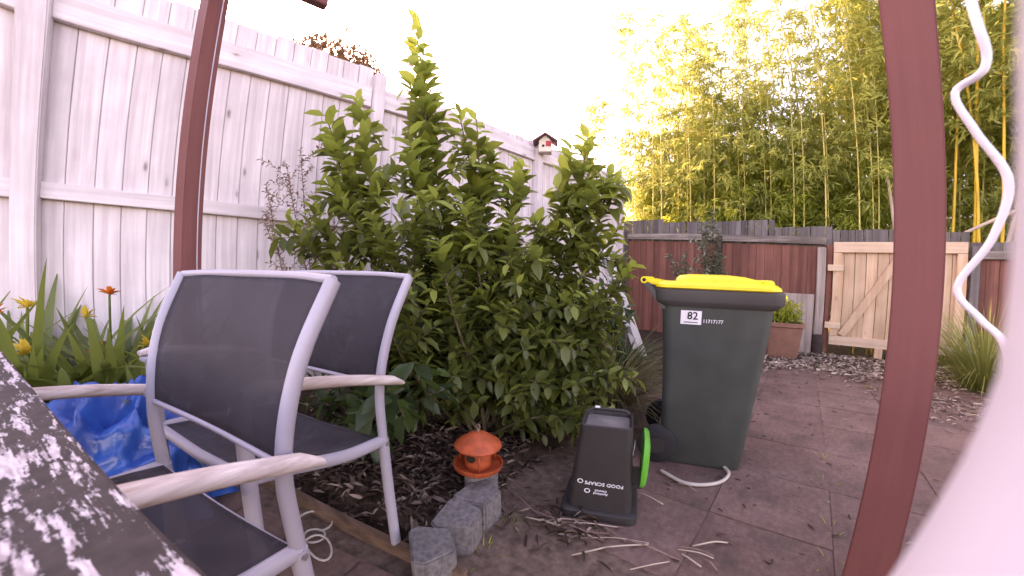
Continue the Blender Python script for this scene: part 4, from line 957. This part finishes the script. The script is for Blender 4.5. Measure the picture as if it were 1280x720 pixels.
# ------------------------------------------------------------------ hoses and cords on the ground
m = MB(); m.tube(bez([(-.50, 1.66, .012), (-.36, 1.62, .010), (-.24, 1.70, .010), (-.205, 1.82, .012), (-.26, 1.90, .016)], 8), .009, 8)
tag(m.obj('grey_hose', M['hose'], None, True), 'short curved grey hose end on the paving by the wheelie bin', 'hose')
lp = [(-1.28 + (.07 + .025 * math.sin(t * .7)) * math.cos(t * 1.2) + .014 * t, .33 + (.05 + .02 * math.sin(t * .45 + 1)) * math.sin(t * 1.2) - .004 * t, .012 + .0012 * t) for t in np.linspace(0, 15, 60)]
m = MB(); m.tube(lp, .004, 6); tag(m.obj('coiled_string', M['hose'], None, True), 'thin pale cord coiled on the patio between the chair legs', 'cord')
m = MB(); m.tube([(-2.062, 0.050, 2.42), (-2.062, 0.052, 1.5), (-2.060, 0.055, .6), (-2.06, .055, -.02)], .003, 6); tag(m.obj('thin_wire', M['metal'], None, True), 'thin pale wire hanging down beside the pergola post', 'wire')

# ------------------------------------------------------------------ litter, bark, twigs, weeds
def scatter(name, label, cat, n, region, zf, lr, wr, mat, seed, tilt=.35, tmpl=None):
    r_ = np.random.default_rng(seed); P = []
    while len(P) < n:
        x, y = region(r_); z = zf(x, y)
        if z is not None: P.append((x, y, z))
    P = np.array(P); a = r_.uniform(0, 6.28, n); D = np.stack([np.cos(a), np.sin(a), r_.normal(0, tilt, n)], 1); L = r_.uniform(*lr, n)
    V, F = leaves(P, D, L, r_.uniform(*wr, n), tmpl or LT, r_.normal(0, .5, n))
    return tag(link(bpy.data.objects.new(name, mesh_np(name, V, F, mat))), label, cat, None, 'stuff')
scatter('leaf_litter', 'dry curled leaf litter over the mulch of the garden bed', 'leaf litter', 4200,
        lambda r_: (r_.uniform(-2.6, -.78), r_.uniform(.12, 3.2)) if r_.random() < .5 else (r_.uniform(-1.7, -.85), r_.uniform(.35, 1.4)),
        lambda x, y: bed_z(x, y) + .012 if in_poly(x, y, BED) else None, (.025, .085), (.006, .020), M['litter'], 31)
scatter('bark_chips', 'pale bark chips strewn across the ground in front of the gate', 'bark chips', 5600,
        lambda r_: (r_.uniform(-1.0, 3.6), 4.25 + 1.75 * r_.random() ** .9), lambda x, y: ((-.045 if y > 4.75 else .004) + .02 + .05 * max(0, noise.noise((x * 2, y * 2, 0)))) if (y > 4.55 + .25 * noise.noise((x * 2.2, 0, 0)) or random.random() < .12) else None, (.03, .10), (.012, .03), M['bark'], 32)
scatter('paving_debris', 'scattered dry leaf bits and chips on the paving', 'debris', 420,
        lambda r_: (r_.uniform(-1.0, 1.6), r_.uniform(.6, 4.5)), lambda x, y: .006 if not in_poly(x, y, BED) else None, (.012, .05), (.003, .010), M['litter'], 33, .12)
scatter('bark_chips', 'dry pale leaves fallen on the paving beside the grass tussock', 'bark chips', 420,
        lambda r_: (r_.normal(1.35, .28), r_.normal(3.9, .30)), lambda x, y: .008, (.03, .09), (.006, .014), M['bark'], 34, .15)
scatter('leaf_litter', 'small pile of dry leaves against the upside down bin', 'leaf litter', 90,
        lambda r_: (r_.normal(-.66, .10), r_.normal(1.03, .07)), lambda x, y: .008 + .02 * random.random(), (.03, .09), (.005, .014), M['litter'], 35, .25)
rt = random.Random(77)
for i in range(20):
    a = rt.uniform(-.5, .9); L_ = rt.uniform(.12, .34); x, y = (-.60 + rt.gauss(0, .14), 1.05 + rt.gauss(0, .06)) if i < 12 else (rt.uniform(-.5, -.1), rt.uniform(1.1, 1.6))
    if i >= 12: L_ *= .45
    m = MB(); m.tube(bez([(x - math.cos(a) * L_ / 2, y - math.sin(a) * L_ / 2, .006), (x + rt.uniform(-.01, .01), y + rt.uniform(-.01, .01), .018), (x + math.cos(a) * L_ / 2, y + math.sin(a) * L_ / 2, .006)], 4), [rt.uniform(.0015, .0035)] * 9, 5)
    tag(m.obj('twig', M['dead_cane'] if i % 2 else M['dry_stem'], None, True), 'dry twig lying on the paving in front of the bins', 'twig', 'dry twigs on the paving')
for i, (x, y, n_) in enumerate(((.245, 2.02, 14), (.248, 2.30, 8), (.25, 1.62, 7), (.243, 1.40, 8), (.70, 4.16, 26), (.26, 2.75, 8), (-.80, .90, 16), (-.76, .72, 10), (1.15, 4.35, 20))):
    o = tussock('weed', 'small yellow green weed growing from a paving joint', 'weed', (x, y, .0), n_ * 3, (.03, .085), (.004, .008), M['weed'], 200 + i, (.3, 1.4), (.3, 1.5), .04, 3, 'weeds in the paving joints')
